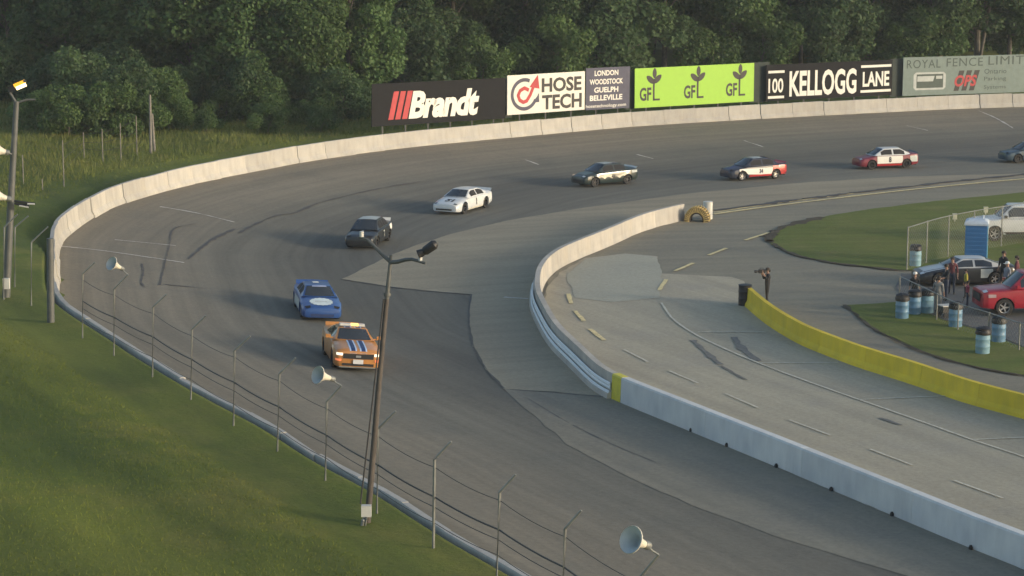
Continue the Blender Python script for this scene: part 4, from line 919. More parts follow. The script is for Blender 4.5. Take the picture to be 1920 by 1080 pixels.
# 5 black and cream
c = Car(COMP, 'black race car with cream flames along its flank, fifth in line', P_BK2, group=GR, sidewin=M_DARK)
fl = lambda x: .46 + .14 * abs(math.sin(x * 5.3)); c.side_band('flank_decal', -1.2, 1.5, fl, lambda x: .70 + .07 * math.sin(x * 4), M_CREAM, n=40); c.side_band('tail_decal', -2.1, -1.6, .74, .90, M_PALE); c.side_text('48', -.1, .60, .3, M_BLK)
c.roof_band('roof_panel', -.8, .8, 1.05, 1.6, M_PALE); c.top_band('bonnet_decal', 1.2, 1.9, -.5, .5, mat('grey_green_decal', (.14, .19, .18), .5)); c.front_patch('grille', -.4, .4, .3, .46, M_BLACK, .03)
c.headlight(.45, .74, 1.98, 2.12, M_HL); c.spoiler(M_WHITEP, .1); c.place(1133, 353, 214)
# 6 navy, white and orange red
c = Car(COMP, 'navy race car with white doors and an orange red tail, sixth in line', P_NV, group=GR, sidewin=M_DARK, rim=M_RIM)
c.side_band('door_panel', -1.15, 1.55, lambda x: .36 + .05 * x, lambda x: .78, M_WHITEP, n=30); c.side_band('rear_panel', -2.15, -1.0, .30, .90, P_R2, n=24, off=.014); c.side_band('sill_panel', -1.0, .8, .24, .36, P_R2, off=.014)
c.side_text('34', -.1, .58, .28, M_NAVY, off=.026); c.roof_band('roof_panel', -.7, .8, 1.1, 1.7, M_PALE); c.roof_band('rear_roof_panel', -.9, .9, 2.0, 2.9, P_R2, .02); c.top_band('bonnet_decal', 1.3, 2.0, -.4, .4, mat('blue_grey_decal', (.07, .08, .15), .5))
c.top_band('boot_panel', -2.1, -1.6, -.6, .6, P_R2); c.spoiler(P_R2, .1); c.headlight(.45, .74, 1.98, 2.12, M_DARK); c.place(1412, 341, 206)
# 7 maroon and white
c = Car(COMP, 'maroon race car with white roof and doors, seventh in line', P_RD, group=GR, sidewin=M_DARK, roofmat=P_WH, rim=M_DARK)
c.side_band('door_panel', -.95, .95, .38, .88, M_WHITEP); c.side_band('rear_panel', -2.1, -1.5, .45, .85, M_PALE); c.side_text('8', 0, .64, .38, P_NV); c.roof_band('windshield_banner', -.8, .8, .8, .95, P_SB, .02); c.side_band('sill_panel', -.9, .95, .22, .34, P_R2)
c.spoiler(P_BK, .1); c.headlight(.45, .74, 1.98, 2.12, M_HL); c.place(1659, 319, 196)
# 8 steel blue at the edge
c = Car(COMP, 'steel blue race car cut off by the right edge of the view', P_SB, group=GR, sidewin=M_DARK)
c.side_band('door_panel', -1.0, .6, .35, .66, M_WHITEP); c.roof_band('roof_panel', -.8, .8, 1.1, 1.7, M_PALE); c.headlight(.45, .74, 1.98, 2.12, M_DARK); c.spoiler(P_SB); c.place(1932, 307, 194)
# parked vehicles
c = Car(TRUCK, 'white pickup truck parked on the infield grass behind the blue toilet', P_WH, cat='pickup truck', name='pickup_truck', rim=M_RIM)
c.side_band('sill_trim', -1.3, 1.4, .36, .50, M_BLACK); c.headlight(.55, .86, 2.6, 2.78, M_HL); c.front_patch('grille', -.55, .55, .62, .98, M_BLACK, .03); c.mirrors(M_BLACK)
mb = MB(); mb.box(-2.7, -1.05, -.80, .80, 1.30, 1.315); mb.build('bed_cover', M_BLACK, c.root, smooth=False)
mb = MB(); mb.box(-.2, .1, -.15, .15, 1.93, 2.03); mb.build('roof_beacon', mat('cream_beacon', (.6, .55, .3), .4), c.root); c.place(1922, 455, 181, zoff=.06)
c = Car(TRUCK, 'red pickup truck parked behind the low fence at the right edge', P_RT, cat='pickup truck', name='pickup_truck', rim=M_RIM)
c.headlight(.55, .86, 2.6, 2.78, M_HL); c.side_band('side_light', 2.25, 2.6, .86, 1.0, mat('clear_lamp', (.4, .3, .3), .3), off=.014); c.front_patch('grille', -.6, .6, .62, .98, M_BLACK, .03); c.mirrors(P_RT)
mb = MB(); mb.box(-2.7, -1.05, -.80, .80, 1.30, 1.315); mb.build('bed_cover', M_BLACK, c.root, smooth=False); c.place(1949, 597, 184, zoff=.05)
c = Car(STOCK, 'black car with a silver roof parked in front of the blue toilet', P_BK, cat='car', name='parked_car', roofmat=P_SIL, rim=M_RIM)
c.top_band('bonnet_decal', 1.0, 2.1, -.7, .7, P_SIL); c.side_band('rear_panel', -1.2, -.6, .4, .82, M_PALE); c.headlight(.52, .8, 2.12, 2.3, M_HL); c.place(1806, 541, 186, zoff=.05)

# ------------------------------------------------------------------ infield furniture
def barrel_meshes():
    mb = MB(); r = .29; prof = [(.001, 0), (r, 0), (r, .25), (r + .012, .27), (r + .012, .30), (r, .32), (r, .55), (r + .012, .57), (r + .012, .60), (r, .62), (r, .86), (r + .015, .88), (r - .03, .88), (r - .03, .4), (.001, .38)]
    mb.lathe(prof, 20); return mb.mesh('drum', mat('pale_blue_drum', (.19, .33, .40), .6, var=.1, dirt=.1))
DR = barrel_meshes()
mb = MB(); mb.lathe([(.325, .78), (.335, .86), (.31, .93), (.29, .97), (.30, 1.02), (.24, 1.07), (.1, 1.09), (.001, 1.085)], 16)
for i, v_ in enumerate(mb.v): mb.v[i] = (v_[0] * (1 + random.uniform(-.06, .06)), v_[1] * (1 + random.uniform(-.06, .06)), v_[2] + random.uniform(-.02, .02))
BAG = mb.mesh('bin_liner', M_BLACK)
DR2 = DR.copy(); DR2.materials[0] = mat('deeper_blue_drum', (.12, .24, .36), .5, var=.1, dirt=.2)
for u, v, m_, lab in ((1716, 500, DR, 'blue drum bin standing alone beside the tall fence post'), (1691, 598, DR2, 'deeper blue drum bin at the left end of the low fence'), (1714, 590, DR2, 'blue drum bin just behind the leftmost one at the low fence'),
                     (1738, 588, DR, 'pale drum bin, right one of the close group at the low fence'), (1842, 664, DR, 'pale blue drum bin on the verge, nearest of the bins to the camera'),
                     (1872, 642, DR2, 'blue drum bin close behind the low fence below the red pickup'), (1791, 614, DR2, 'blue drum bin half hidden behind the low fence')):
    p = G(u, v); o = empty('drum_bin', p + Vector((0, 0, .06)), random.random() * 6, lab, 'bin', 'drum bins round the low fence'); link('drum', m_, None, o); link('bin_liner', BAG, None, o)
# black drums at the head of the yellow wall
p = G(1401, 574); o = empty('black_drum', p + Vector((-.1, .1, .03)), 0, 'black drum standing against the head of the yellow wall', 'drum')
mb = MB(); r = .30; mb.lathe([(.001, 0), (r, 0), (r, .3), (r + .015, .33), (r, .36), (r, .62), (r + .015, .65), (r, .68), (r, .92), (r + .02, .95), (r - .02, .96), (.001, .95)], 20); mb.build('drum', M_BLACK, o)
# portable toilet
M_TB = mat('blue_toilet_plastic', (.045, .16, .36), .45, var=.06); M_TW = mat('pale_toilet_roof', (.50, .56, .62), .5); M_TB2 = mat('lighter_blue_plastic', (.09, .28, .42), .45)
p = G(1829, 496); t = empty('portable_toilet', p + Vector((0, 0, .06)), R(-14), 'blue portable toilet with white roof standing on the infield grass', 'portable toilet')
mb = MB(); mb.box(-.56, .56, -.56, .56, 0, .12); mb.build('skid_base', M_BLACK, t, smooth=False)
mb = MB(); mb.box(-.54, .54, -.54, .54, .12, 2.02); mb.build('cabin', M_TB, t, smooth=False)
for k in range(8):
    mb = MB(); z = .28 + k * .21; mb.box(-.50, .50, -.565, -.542, z, z + .10); mb.build('moulded_rib', M_TB, t, smooth=False)
mb = MB(); mb.box(.542, .57, -.42, .42, .16, 1.94); dr = mb.build('door', M_TB2, t, smooth=False); mb = MB(); mb.box(.572, .60, -.34, -.28, 1.0, 1.2); mb.build('handle', M_WP, dr, smooth=False); mb = MB(); mb.box(.572, .585, -.12, .2, 1.5, 1.78); mb.build('door_sign', M_WP, dr, smooth=False)
mb = MB(); rows = []
for zz, ww in ((2.02, .60), (2.12, .60), (2.22, .54), (2.28, .40)): rows.append([(ww * a, ww * b, zz) for a, b in ((-1, -1), (1, -1), (1, 1), (-1, 1), (-1, -1))])
mb.grid(rows); mb.add([(-.4, -.4, 2.28), (.4, -.4, 2.28), (.4, .4, 2.28), (-.4, .4, 2.28)], [(0, 1, 2, 3)]); mb.build('roof', M_TW, t, smooth=False)
mb = MB(); mb.tube([(.3, .3, 2.2), (.3, .3, 2.45)], .05, 8); mb.build('vent_pipe', M_TW, t)
# small white marker boxes on the grass
for u, v, lab in ((1790, 417, 'small white marker box on the infield grass, left one'), (1848, 404, 'small white marker box on the infield grass behind the toilet'), (1852, 421, 'small white marker box beside the front of the white pickup')):
    p = G(u, v); mb = MB(); mb.box(-.11, .11, -.09, .09, .12, .42); mb.box(-.03, .03, -.03, .03, 0, .12); mb.box(-.13, .13, -.11, .11, .42, .45); o = mb.build('marker_box', mat('cream_marker', (.52, .50, .36), .6), None, smooth=False); o.location = p + Vector((0, 0, .06)); tag(o, lab, 'marker', 'white markers on the infield grass')
# big painted tyre and white drum at the inner wall's end
p = G(1308, 416); t = empty('painted_tractor_tyre', p + Vector((0, .2, .02)), R(-12), 'huge half buried tyre with yellow painted treads at the end of the inner wall', 'tyre'); t.scale = (.84, .84, .92)
mb = MB(); ro, ri, wd = .80, .40, .55
prof = [(ri, -wd * .8), (ro * .8, -wd), (ro, -wd * .8), (ro, wd * .8), (ro * .8, wd), (ri, wd * .8), (ri, -wd * .8)]
M = Matrix.Translation((0, 0, .1)) @ Matrix.Rotation(R(90), 4, 'X'); mb.lathe(prof, 40, 0, M); mb.build('casing', mat('brown_old_tyre', (.06, .045, .03), .85), t)
mlug = mat('yellow_painted_tread', (.50, .36, .13), .7, var=.25, scale=5)
lug = MB(); lug.box(-.045, .045, 0, .24, -.02, .05); lugm = lug.mesh('tread_lug', mlug, smooth=False)
for k in range(17):
    a = R(-10 + k * 200 / 16)
    for sd in (0, 1):
        o = link('tread_lug', lugm, None, t); aa = a + (.1 if sd else 0)
        o.matrix_parent_inverse = Matrix(); o.matrix_local = Matrix.Translation((0, 0, .1)) @ Matrix.Rotation(-aa + R(90), 4, 'Y') @ Matrix.Translation((0, -wd if sd == 0 else .1, ro)) @ Matrix.Rotation(R(12 if sd else -12), 4, 'Z') @ Matrix.Diagonal((1, 1.6, 1, 1))
mb = MB(); lugs = mb
for k in range(20):
    a = R(-8 + k * 196 / 19); MM = Matrix.Translation((0, 0, .1)) @ Matrix.Rotation(-a + R(90), 4, 'Y'); mb.box(-.035, .035, -wd - .01, -wd * .86, .50, .78, 0, MM)
mb.build('side_tread', mlug, t, smooth=False)
p = G(1327, 411); mb = MB(); r = .27; mb.lathe([(.001, 0), (r, 0), (r, .3), (r + .012, .33), (r, .36), (r, .98), (r + .015, 1.0), (r - .02, 1.02), (.001, 1.0)], 20)
o = mb.build('white_drum', mat('white_drum_paint', (.62, .60, .54), .6, dirt=.4)); o.location = p + Vector((0, 0, .02)); tag(o, 'white drum standing behind the yellow treaded tyre', 'drum')

# chain-link fences
def chain_fence(pxs, H, label, rail=True, pitch=.22, seg=2.6):
    fp = [G(u, v) for u, v in pxs]; line = catmull([(p.x, p.y) for p in fp], .3); s = arclen(line); o0 = Vector((line[0, 0], line[0, 1], gz(*line[0]) + .05))
    root = empty('chain_link_fence', o0, 0, label, 'fence')
    def at(q, h):
        x, y = np.interp(q, s, line[:, 0]), np.interp(q, s, line[:, 1]); return Vector((x, y, .05 + h)) - Vector((o0.x, o0.y, o0.z)) + Vector((0, 0, gz(x, y)))
    n = int(s[-1] / seg) + 1
    for k in range(n + 1):
        q = min(s[-1], k * s[-1] / n); mb = MB(); mb.tube([at(q, -.1), at(q, H + .04)], .033, 8); mb.build('post', M_GALV, root)
    if rail: mb = MB(); mb.tube([at(q, H) for q in np.linspace(0, s[-1], 40)], .024, 6); mb.build('top_rail', M_GALV, root)
    mb = MB(); q = -H
    while q < s[-1]:
        for sg in (1, -1):
            a_, b_ = (q, q + H) if sg > 0 else (q + H, q); h0, h1 = 0.0, H; lo = max(0, min(a_, b_)); hi = min(s[-1], max(a_, b_))
            if hi - lo > .05:
                def hh(qq): return (qq - a_) / (b_ - a_) * H
                A, C = at(lo, hh(lo)), at(hi, hh(hi)); wv = Vector((0, 0, .006)); mb.add([A - wv, C - wv, C + wv, A + wv], [(0, 1, 2, 3)])
        q += pitch
    o = mb.build('wire_mesh', mat('galvanised_wire', (.30, .31, .29), .5, .4), root, smooth=False); tag(o, kind='stuff')
chain_fence([(1686, 566), (1730, 588), (1790, 618), (1850, 638), (1920, 662), (2050, 700)], 1.15, 'low chain-link fence along the verge beside the drum bins')
chain_fence([(1700, 508), (1760, 488), (1830, 472), (1930, 455)], 2.15, 'tall chain-link fence running off behind the blue toilet')

# ------------------------------------------------------------------ people
SKIN = mat('skin', (.36, .21, .15), .6); HAIR = mat('dark_hair', (.03, .022, .016), .7); SHOE = mat('dark_shoes', (.02, .02, .02), .6)
def person(u, v, face, shirt, trousers, label, h=1.75, pose='stand', cap=None, prop=None, zoff=.05, lean=0.0):
    k = h / 1.75; p = G(u, v); root = empty('person', p + Vector((0, 0, zoff)), R(face), label, 'person')   # local +x is the way the person faces
    V, E_, Rd, Mt = [], [], [], []
    def chain(pts, rs, ms, start=None):
        last = start
        for q, r, m_ in zip(pts, rs, ms):
            V.append(Vector(q) * k); Rd.append(r * k); Mt.append(m_); i = len(V) - 1
            if last is not None: E_.append((last, i))
            last = i
        return last
    pel = chain([(0, 0, .96)], [.145], [1]); sp_ = chain([(0.0, 0, 1.10), (.0 + lean * .4, 0, 1.27), (-.01 + lean, 0, 1.42)], [.135, .15, .13], [0, 0, 0], pel)
    nk = chain([(lean + .0, 0, 1.50), (lean + .015, 0, 1.58), (lean + .02, 0, 1.66), (lean + .02, 0, 1.72)], [.06, .075, .092, .06], [2, 2, 2, 2], sp_)
    arms = {'stand': [((0, .24, 1.14), (.05, .26, .90)), ((0, -.24, 1.14), (.05, -.26, .90))],
            'camera': [((.10, .24, 1.22), (.26, .09, 1.54)), ((.12, -.24, 1.20), (.28, -.07, 1.50))],
            'reach': [((.12, .24, 1.16), (.36, .18, 1.12)), ((.02, -.25, 1.14), (.10, -.27, .92))]}[pose]
    for sd, (el, wr_) in zip((1, -1), arms):
        w0 = chain([(lean, sd * .19, 1.40), (lean * .8 + el[0], el[1], el[2]), ((el[0] + wr_[0]) / 2 + lean * .7, (el[1] + wr_[1]) / 2, (el[2] + wr_[2]) / 2), (wr_[0] + lean * .6, wr_[1], wr_[2])], [.062, .05, .043, .032], [0, 0, 0, 2], sp_)
        d = (Vector(wr_) - Vector(el)).normalized(); w_ = Vector((wr_[0] + lean * .6, wr_[1], wr_[2]))
        chain([w_ + d * .09], [.035], [2], w0)
    for sd in (1, -1):
        st = .05 if sd > 0 else -.06
        chain([(0, sd * .095, .90), (.02 + st * .5, sd * .11, .50), (st, sd * .12, .10), (st, sd * .12, .05), (st + .13, sd * .13, .035)], [.095, .068, .05, .045, .038], [1, 1, 1, 3, 3], pel)
    me = bpy.data.meshes.new('body'); me.from_pydata(V, E_, []); ob = bpy.data.objects.new('tmp', me); COL.objects.link(ob)
    md = ob.modifiers.new('skin', 'SKIN'); md.use_smooth_shade = True
    for i, sv in enumerate(me.skin_vertices[0].data): sv.radius = (Rd[i], Rd[i]); sv.use_root = (i == 0)
    ob.modifiers.new('sub', 'SUBSURF').levels = 1
    dg = bpy.context.evaluated_depsgraph_get(); m2 = bpy.data.meshes.new_from_object(ob.evaluated_get(dg)); bpy.data.objects.remove(ob)
    m2.name = 'body'; m2.materials.clear()
    for m_ in (shirt, trousers, SKIN, SHOE): m2.materials.append(m_)
    segs = [(np.array(V[a]), np.array(V[b]), Mt[b]) for a, b in E_]
    for f_ in m2.polygons:
        c_ = np.array(f_.center); best = 1e9
        for a, b, mm in segs:
            ab = b - a; t = np.clip(np.dot(c_ - a, ab) / np.dot(ab, ab), 0, 1); d = np.linalg.norm(c_ - a - ab * t)
            if d < best: best, bm_ = d, (mm if t > .25 else mm)
        f_.material_index = bm_
    # fingers, joined to the body mesh
    bm = bmesh.new(); bm.from_mesh(m2)
    for sd, (el, wr_) in zip((1, -1), arms):
        d = (Vector(wr_) - Vector(el)).normalized(); side = Vector((0, 0, 1)).cross(d); side = side.normalized() if side.length > .1 else Vector((1, 0, 0)); side = d.cross(side) if pose != 'stand' else Vector((1, 0, 0)); side.normalize()
        w_ = (Vector((wr_[0] + lean * .6, wr_[1], wr_[2])) + d * .07) * k; pal = d.cross(side).normalized() * sd
        tmp = MB()
        for j, ln in enumerate((.075, .085, .08, .062)):
            b_ = w_ + side * (.027 - .018 * j) * k; tmp.tube([b_, b_ + d * .055 * k, b_ + (d * (.055 + ln * .5) - pal * .015) * k, b_ + (d * (.055 + ln * .8) - pal * .045) * k], [.010 * k, .0095 * k, .009 * k, .007 * k], 5)
        b_ = w_ + side * .028 * k - d * .03 * k; tmp.tube([b_, b_ + (side * .03 + d * .035 - pal * .01) * k, b_ + (side * .035 + d * .07 - pal * .025) * k], [.012 * k, .011 * k, .008 * k], 5)
        vs = [bm.verts.new(q) for q in tmp.v]
        for f_ in tmp.f:
            nf = bm.faces.new([vs[i] for i in f_]); nf.material_index = 2; nf.smooth = True
        # nose and ears
    hc = Vector((lean + .02, 0, 1.655)) * k
    for cpt, rx in (((hc + Vector((.098, 0, -.005)) * k), (.022, .014, .028)), ((hc + Vector((0, .085, -.005)) * k), (.018, .01, .03)), ((hc + Vector((0, -.085, -.005)) * k), (.018, .01, .03))):
        r_ = bmesh.ops.create_icosphere(bm, subdivisions=1, radius=1, matrix=Matrix.Translation(cpt) @ Matrix.Diagonal((rx[0] * k, rx[1] * k, rx[2] * k, 1)))
        for v_ in r_['verts']:
            for f_ in v_.link_faces: f_.material_index = 2
    bm.to_mesh(m2); bm.free(); link('body', m2, None, root)
    mb = MB(); MM = Matrix.Translation(hc) @ Matrix.Scale(k, 4)
    prof = [(.106, -.01), (.110, .03), (.098, .075), (.065, .108), (.001, .12)] if cap is None else [(.112, .01), (.114, .04), (.10, .085), (.065, .115), (.001, .122)]
    mb.lathe(prof, 14, 0, MM)
    if cap is not None: mb.box(.07, .19, -.07, .07, .012, .026, 0, MM); mb.build('cap', cap, root)
    else:
        mb.box(-.115, -.05, -.08, .08, -.09, .02, 0, MM); mb.build('hair', HAIR, root)
    mb = MB()
    for sd in (1, -1): mb.box(.088, .104, sd * .032 - .011, sd * .032 + .011, .012, .024, 0, MM)
    mb.box(.09, .102, -.024, .024, -.05, -.042, 0, MM); mb.build('eyes_and_mouth', HAIR, root, smooth=False)
    if prop == 'camera':
        t = empty('video_camera', root.location + Matrix.Rotation(R(face), 3, 'Z') @ (Vector((.30, 0, 1.60)) * k), R(face), 'black shoulder camera held up by the dark-clothed camera operator', 'camera')
        mb = MB(); mb.box(-.18, .12, -.07, .07, -.08, .09); mb.build('camera_body', M_BLACK, t, smooth=False)
        mb = MB(); mb.lathe([(.04, 0), (.05, .1), (.065, .12), (.065, .2), (.001, .2)], 12, 0, Matrix.Translation((.12, 0, 0)) @ Matrix.Rotation(R(90), 4, 'Y')); mb.build('lens', M_BLACK, t)
        mb = MB(); mb.tube([(-.1, 0, .09), (-.08, 0, .15), (.06, 0, .15), (.08, 0, .09)], .012, 6); mb.build('handle', M_BLACK, t)
    return root
def cloth(n, c): return mat(n, c, .85, var=.15, scale=9)
BKC = cloth('black_cloth', (.02, .02, .022)); GRC = cloth('grey_cloth', (.20, .20, .19)); DKB = cloth('dark_denim', (.04, .05, .075)); MAR = cloth('maroon_cloth', (.12, .035, .04)); YEC = cloth('mustard_cloth', (.34, .29, .04)); RDC = cloth('rose_cloth', (.30, .06, .08)); LGC = cloth('light_grey_cloth', (.22, .23, .26)); WHC = cloth('white_cap_cloth', (.60, .60, .58))
person(1438, 573, 190, BKC, BKC, 'camera operator in black standing on the road behind the head of the yellow wall', 1.72, 'camera', prop='camera', zoff=.03, lean=-.02)
person(1758, 588, 60, GRC, GRC, 'person in a pale grey hooded top nearest the low fence', 1.66, 'stand')
person(1773, 566, 200, BKC, DKB, 'person in black beside the bonnet of the black parked car', 1.72, 'reach')
person(1784, 553, 250, MAR, DKB, 'person in a maroon top against the black parked car', 1.75, 'stand')
person(1810, 560, 180, YEC, BKC, 'person in a mustard yellow top by the black parked car', 1.35, 'stand')
person(1813, 578, 0, RDC, DKB, 'child in a rose red top just left of the red pickup', 1.22, 'stand')
person(1714, 575, 250, BKC, BKC, 'person in black with a white cap behind the drum bins', 1.55, 'stand', cap=WHC)
person(1887, 561, 200, LGC, DKB, 'person in a light grey shirt and white cap behind the red pickup bonnet', 1.72, 'stand', cap=WHC)
person(1880, 540, 220, BKC, BKC, 'dark-haired person in black standing behind the one with the white cap', 1.74, 'stand')
person(1905, 548, 160, MAR, DKB, 'person in a dull red top at the right edge behind the pickup', 1.70, 'stand')

p = G(1778, 596); t = empty('hand_cart', p + Vector((0, 0, .06)), R(20), 'small black hand cart with a grey lid beside the person in the hooded top', 'cart')
mb = MB(); mb.box(-.42, .42, -.25, .25, .22, .50); mb.build('cart_tub', M_BLACK, t, smooth=False)
mb = MB(); mb.box(-.44, .44, -.27, .27, .50, .54); mb.build('lid', M_WP, t, smooth=False)
mb = MB(); mb.tube([(.42, 0, .3), (.7, 0, .6), (.85, 0, .95)], .015, 6); mb.tube([(.85, -.12, .95), (.85, .12, .95)], .018, 6); mb.build('handle', M_BLACK, t)
for cx_ in (-.3, .3):
    for cy_ in (-.27, .27): mb = MB(); mb.lathe([(.001, -.03), (.12, -.03), (.12, .03), (.001, .03)], 12, 0, Matrix.Translation((cx_, cy_, .12)) @ Matrix.Rotation(R(90), 4, 'X')); mb.build('wheel', M_TYRE, t)

# ------------------------------------------------------------------ trees and weeds
def leafmat(name, col, trans=.25):
    m = bpy.data.materials.new(name); m.use_nodes = True; n = m.node_tree.nodes; l = m.node_tree.links; b = n['Principled BSDF']; b.inputs['Roughness'].default_value = .6; b.inputs['Specular IOR Level'].default_value = .3
    oi = n.new('ShaderNodeObjectInfo'); tc = n.new('ShaderNodeTexCoord'); nz = n.new('ShaderNodeTexNoise'); nz.inputs['Scale'].default_value = .9; nz.inputs['Detail'].default_value = 4; l.new(tc.outputs['Object'], nz.inputs['Vector'])
    ad = n.new('ShaderNodeMath'); ad.operation = 'MULTIPLY_ADD'; ad.inputs[1].default_value = .45; l.new(oi.outputs['Random'], ad.inputs[0]); l.new(nz.outputs['Fac'], ad.inputs[2])
    r = n.new('ShaderNodeValToRGB'); r.color_ramp.elements[0].position = .3; r.color_ramp.elements[1].position = 1.05
    r.color_ramp.elements[0].color = tuple(c_ * .6 for c_ in col) + (1,); r.color_ramp.elements[1].color = (col[0] * 1.55, col[1] * 1.35, col[2] * 1.2, 1); l.new(ad.outputs[0], r.inputs[0]); l.new(r.outputs[0], b.inputs['Base Color'])
    tr = n.new('ShaderNodeBsdfTranslucent'); l.new(r.outputs[0], tr.inputs[0]); mx = n.new('ShaderNodeMixShader'); mx.inputs[0].default_value = trans
    l.new(b.outputs[0], mx.inputs[1]); l.new(tr.outputs[0], mx.inputs[2]); l.new(mx.outputs[0], n['Material Output'].inputs[0]); return m
LEAF = leafmat('tree_leaves', (.072, .142, .050), .38); LEAFD = leafmat('dark_tree_leaves', (.056, .108, .044), .38); LEAFB = leafmat('bush_leaves', (.082, .150, .048), .38)
BARK = mat('grey_bark', (.11, .10, .085), .9, var=.3, scale=4)
def leaves_mesh(name, centers, radii, n, size, material, rng, flat=.8):
    ci = rng.choice(len(centers), n, p=radii ** 2 / (radii ** 2).sum()); d = rng.normal(size=(n, 3)); d /= np.linalg.norm(d, axis=1)[:, None]
    # leaves hang in sprays at the outside of each lobe
    rr = radii[ci] * (1.05 - np.abs(rng.normal(0, .25, n))); c = centers[ci] + d * rr[:, None] * np.array([1, 1, flat])
    nrm = d * .6 + rng.normal(0, .6, (n, 3)) + np.array([0, 0, .5]); nrm /= np.linalg.norm(nrm, axis=1)[:, None]
    t = np.cross(nrm, rng.normal(size=(n, 3))); t /= np.linalg.norm(t, axis=1)[:, None]; b = np.cross(nrm, t); s = size * rng.uniform(.6, 1.35, n)[:, None]
    V = np.stack([c - t * s * .5, c + b * s * .34 - nrm * s * .08, c + t * s * .5, c - b * s * .34 - nrm * s * .08], 1).reshape(-1, 3)
    me = bpy.data.meshes.new(name); me.vertices.add(len(V)); me.vertices.foreach_set('co', V.astype(np.float32).ravel())
    q = np.arange(len(V)).reshape(-1, 4); me.loops.add(q.size); me.loops.foreach_set('vertex_index', q.ravel().astype(np.int32)); me.polygons.add(n); me.polygons.foreach_set('loop_start', np.arange(0, q.size, 4, dtype=np.int32)); me.update(calc_edges=True)
    me.materials.append(material); return me
def make_tree(H, cr, z0, nl, n, size, material, seed, tr=.22, multi=False):
    rng = np.random.default_rng(seed); cs = []; rs = []
    for k in range(nl):
        f_ = (k + rng.uniform(0, 1)) / nl; z = z0 + (H - z0) * f_; prof = math.sin(math.pi * min(1, (f_ * .80 + .16))) ** .7
        a = rng.uniform(0, 2 * math.pi); r_ = cr * prof * math.sqrt(rng.uniform(.15, 1)); cs.append((r_ * math.cos(a), r_ * math.sin(a), z)); rs.append(rng.uniform(.6, 1.4) * cr * .40)
    cs, rs = np.array(cs), np.array(rs); crown = leaves_mesh('crown', cs, rs, n, size, material, rng)
    mb = MB(); lean = rng.uniform(-.5, .5, 2)
    path = [Vector((lean[0] * t * t * 1.5, lean[1] * t * t * 1.5, -.4 + t * H * .86)) for t in np.linspace(0, 1, 7)]; mb.tube(path, [tr * (1.25 - t * 1.1) for t in np.linspace(0, 1, 7)], 8)
    for k in range(0, nl, 2):
        z = cs[k][2] * rng.uniform(.45, .75); t = np.clip(z / (H * .86), .05, .9); b = Vector((lean[0] * t * t * 1.5, lean[1] * t * t * 1.5, z)); e_ = Vector(cs[k])
        mb.tube([b, b.lerp(e_, .5) + Vector((0, 0, .25)), e_], [tr * .4, tr * .24, tr * .08], 5)
    if multi: mb.tube([Vector((.3, 0, 0)), Vector((1.2, .2, H * .3)), Vector((1.9, .1, H * .55))], [tr * .7, tr * .5, tr * .2], 7)
    return crown, mb.mesh('trunk', BARK)
BUSHY = [make_tree(13, 3.6, .6, 50, 34000, .32, LEAF, 11), make_tree(15, 4.1, 1.0, 56, 36000, .33, LEAF, 12), make_tree(12, 3.3, .4, 46, 28000, .31, LEAFB, 13)]
TALL = [make_tree(17, 4.4, 3.6, 46, 30000, .34, LEAFD, 21, .24, True), make_tree(18, 4.6, 4.6, 48, 32000, .34, LEAFD, 22, .26), make_tree(16, 4.0, 3.0, 44, 29000, .33, LEAF, 23, .2)]
BUSH = [make_tree(2.6, 1.7, .1, 16, 6000, .17, LEAFB, 31, .05), make_tree(3.6, 2.0, .1, 20, 8000, .19, LEAFD, 32, .06), make_tree(1.8, 1.5, .05, 12, 4500, .15, LEAFB, 33, .04)]
def put_tree(name, kit, x, y, s_, label, cat, group, rz=None):
    o = empty(name, (x, y, gz(x, y)), random.uniform(0, 6.28) if rz is None else rz, label, cat, group); o.scale = (s_ * random.uniform(.92, 1.1), s_ * random.uniform(.92, 1.1), s_)
    link('crown', kit[0], None, o); link('trunk', kit[1], None, o)
def wx(u, d): return (u - 960) / FPX * d
# front row on the left: bushy trees, leafy to the ground
front = [(20, 184, 1.0, 0), (130, 180, 1.02, 1), (250, 176, .95, 2), (365, 173, 1.05, 0), (470, 171, .95, 1), (575, 171, .95, 2), (655, 174, 1.0, 0)]
words = ['leftmost', 'second from the left', 'third from the left', 'fourth from the left', 'fifth from the left', 'sixth from the left', 'last before the black board']
for (u, d, s_, k), wd_ in zip(front, words): put_tree('bushy_tree', BUSHY[k], wx(u, d), d, s_, 'bushy green tree leafy to the ground in the front row, ' + wd_, 'tree', 'front row of bushy trees on the left')
frontr = [(735, 190, .85, 2, 'behind the left end of the black board'), (850, 196, .9, 0, 'behind the right half of the black board'), (985, 199, .95, 1, 'behind the white board'), (1120, 203, .9, 2, 'behind the slate blue board'),
          (1245, 202, .92, 0, 'behind the left half of the lime board'), (1370, 206, .95, 1, 'behind the right half of the lime board'), (1500, 208, .95, 2, 'behind the left part of the block capital board'), (1625, 212, 1.0, 0, 'behind the right part of the block capital board'),
          (1760, 214, .95, 1, 'behind the badge of the sage board'), (1890, 218, 1.0, 2, 'behind the right end of the sage board')]
for u, d, s_, k, where in frontr: put_tree('woodland_tree', TALL[k], wx(u, d), d, s_, 'tall woodland tree with bare trunk ' + where, 'tree', 'woodland trees behind the boards')
for r_, (d0, s_) in enumerate(((193, 1.0), (209, 1.1), (226, 1.2))):
    for k in range(14):
        u = -60 + k * 155 + r_ * 70 + random.uniform(-30, 30); d = d0 + (max(0, u - 700)) * .022 + random.uniform(-3, 3)
        put_tree('woodland_tree', (BUSHY if k % 2 else TALL)[(k + r_) % 3], wx(u, d), d, s_ * random.uniform(.95, 1.15), 'dark woodland tree standing deep behind the front row', 'tree', 'woodland trees further back, hardly told apart')
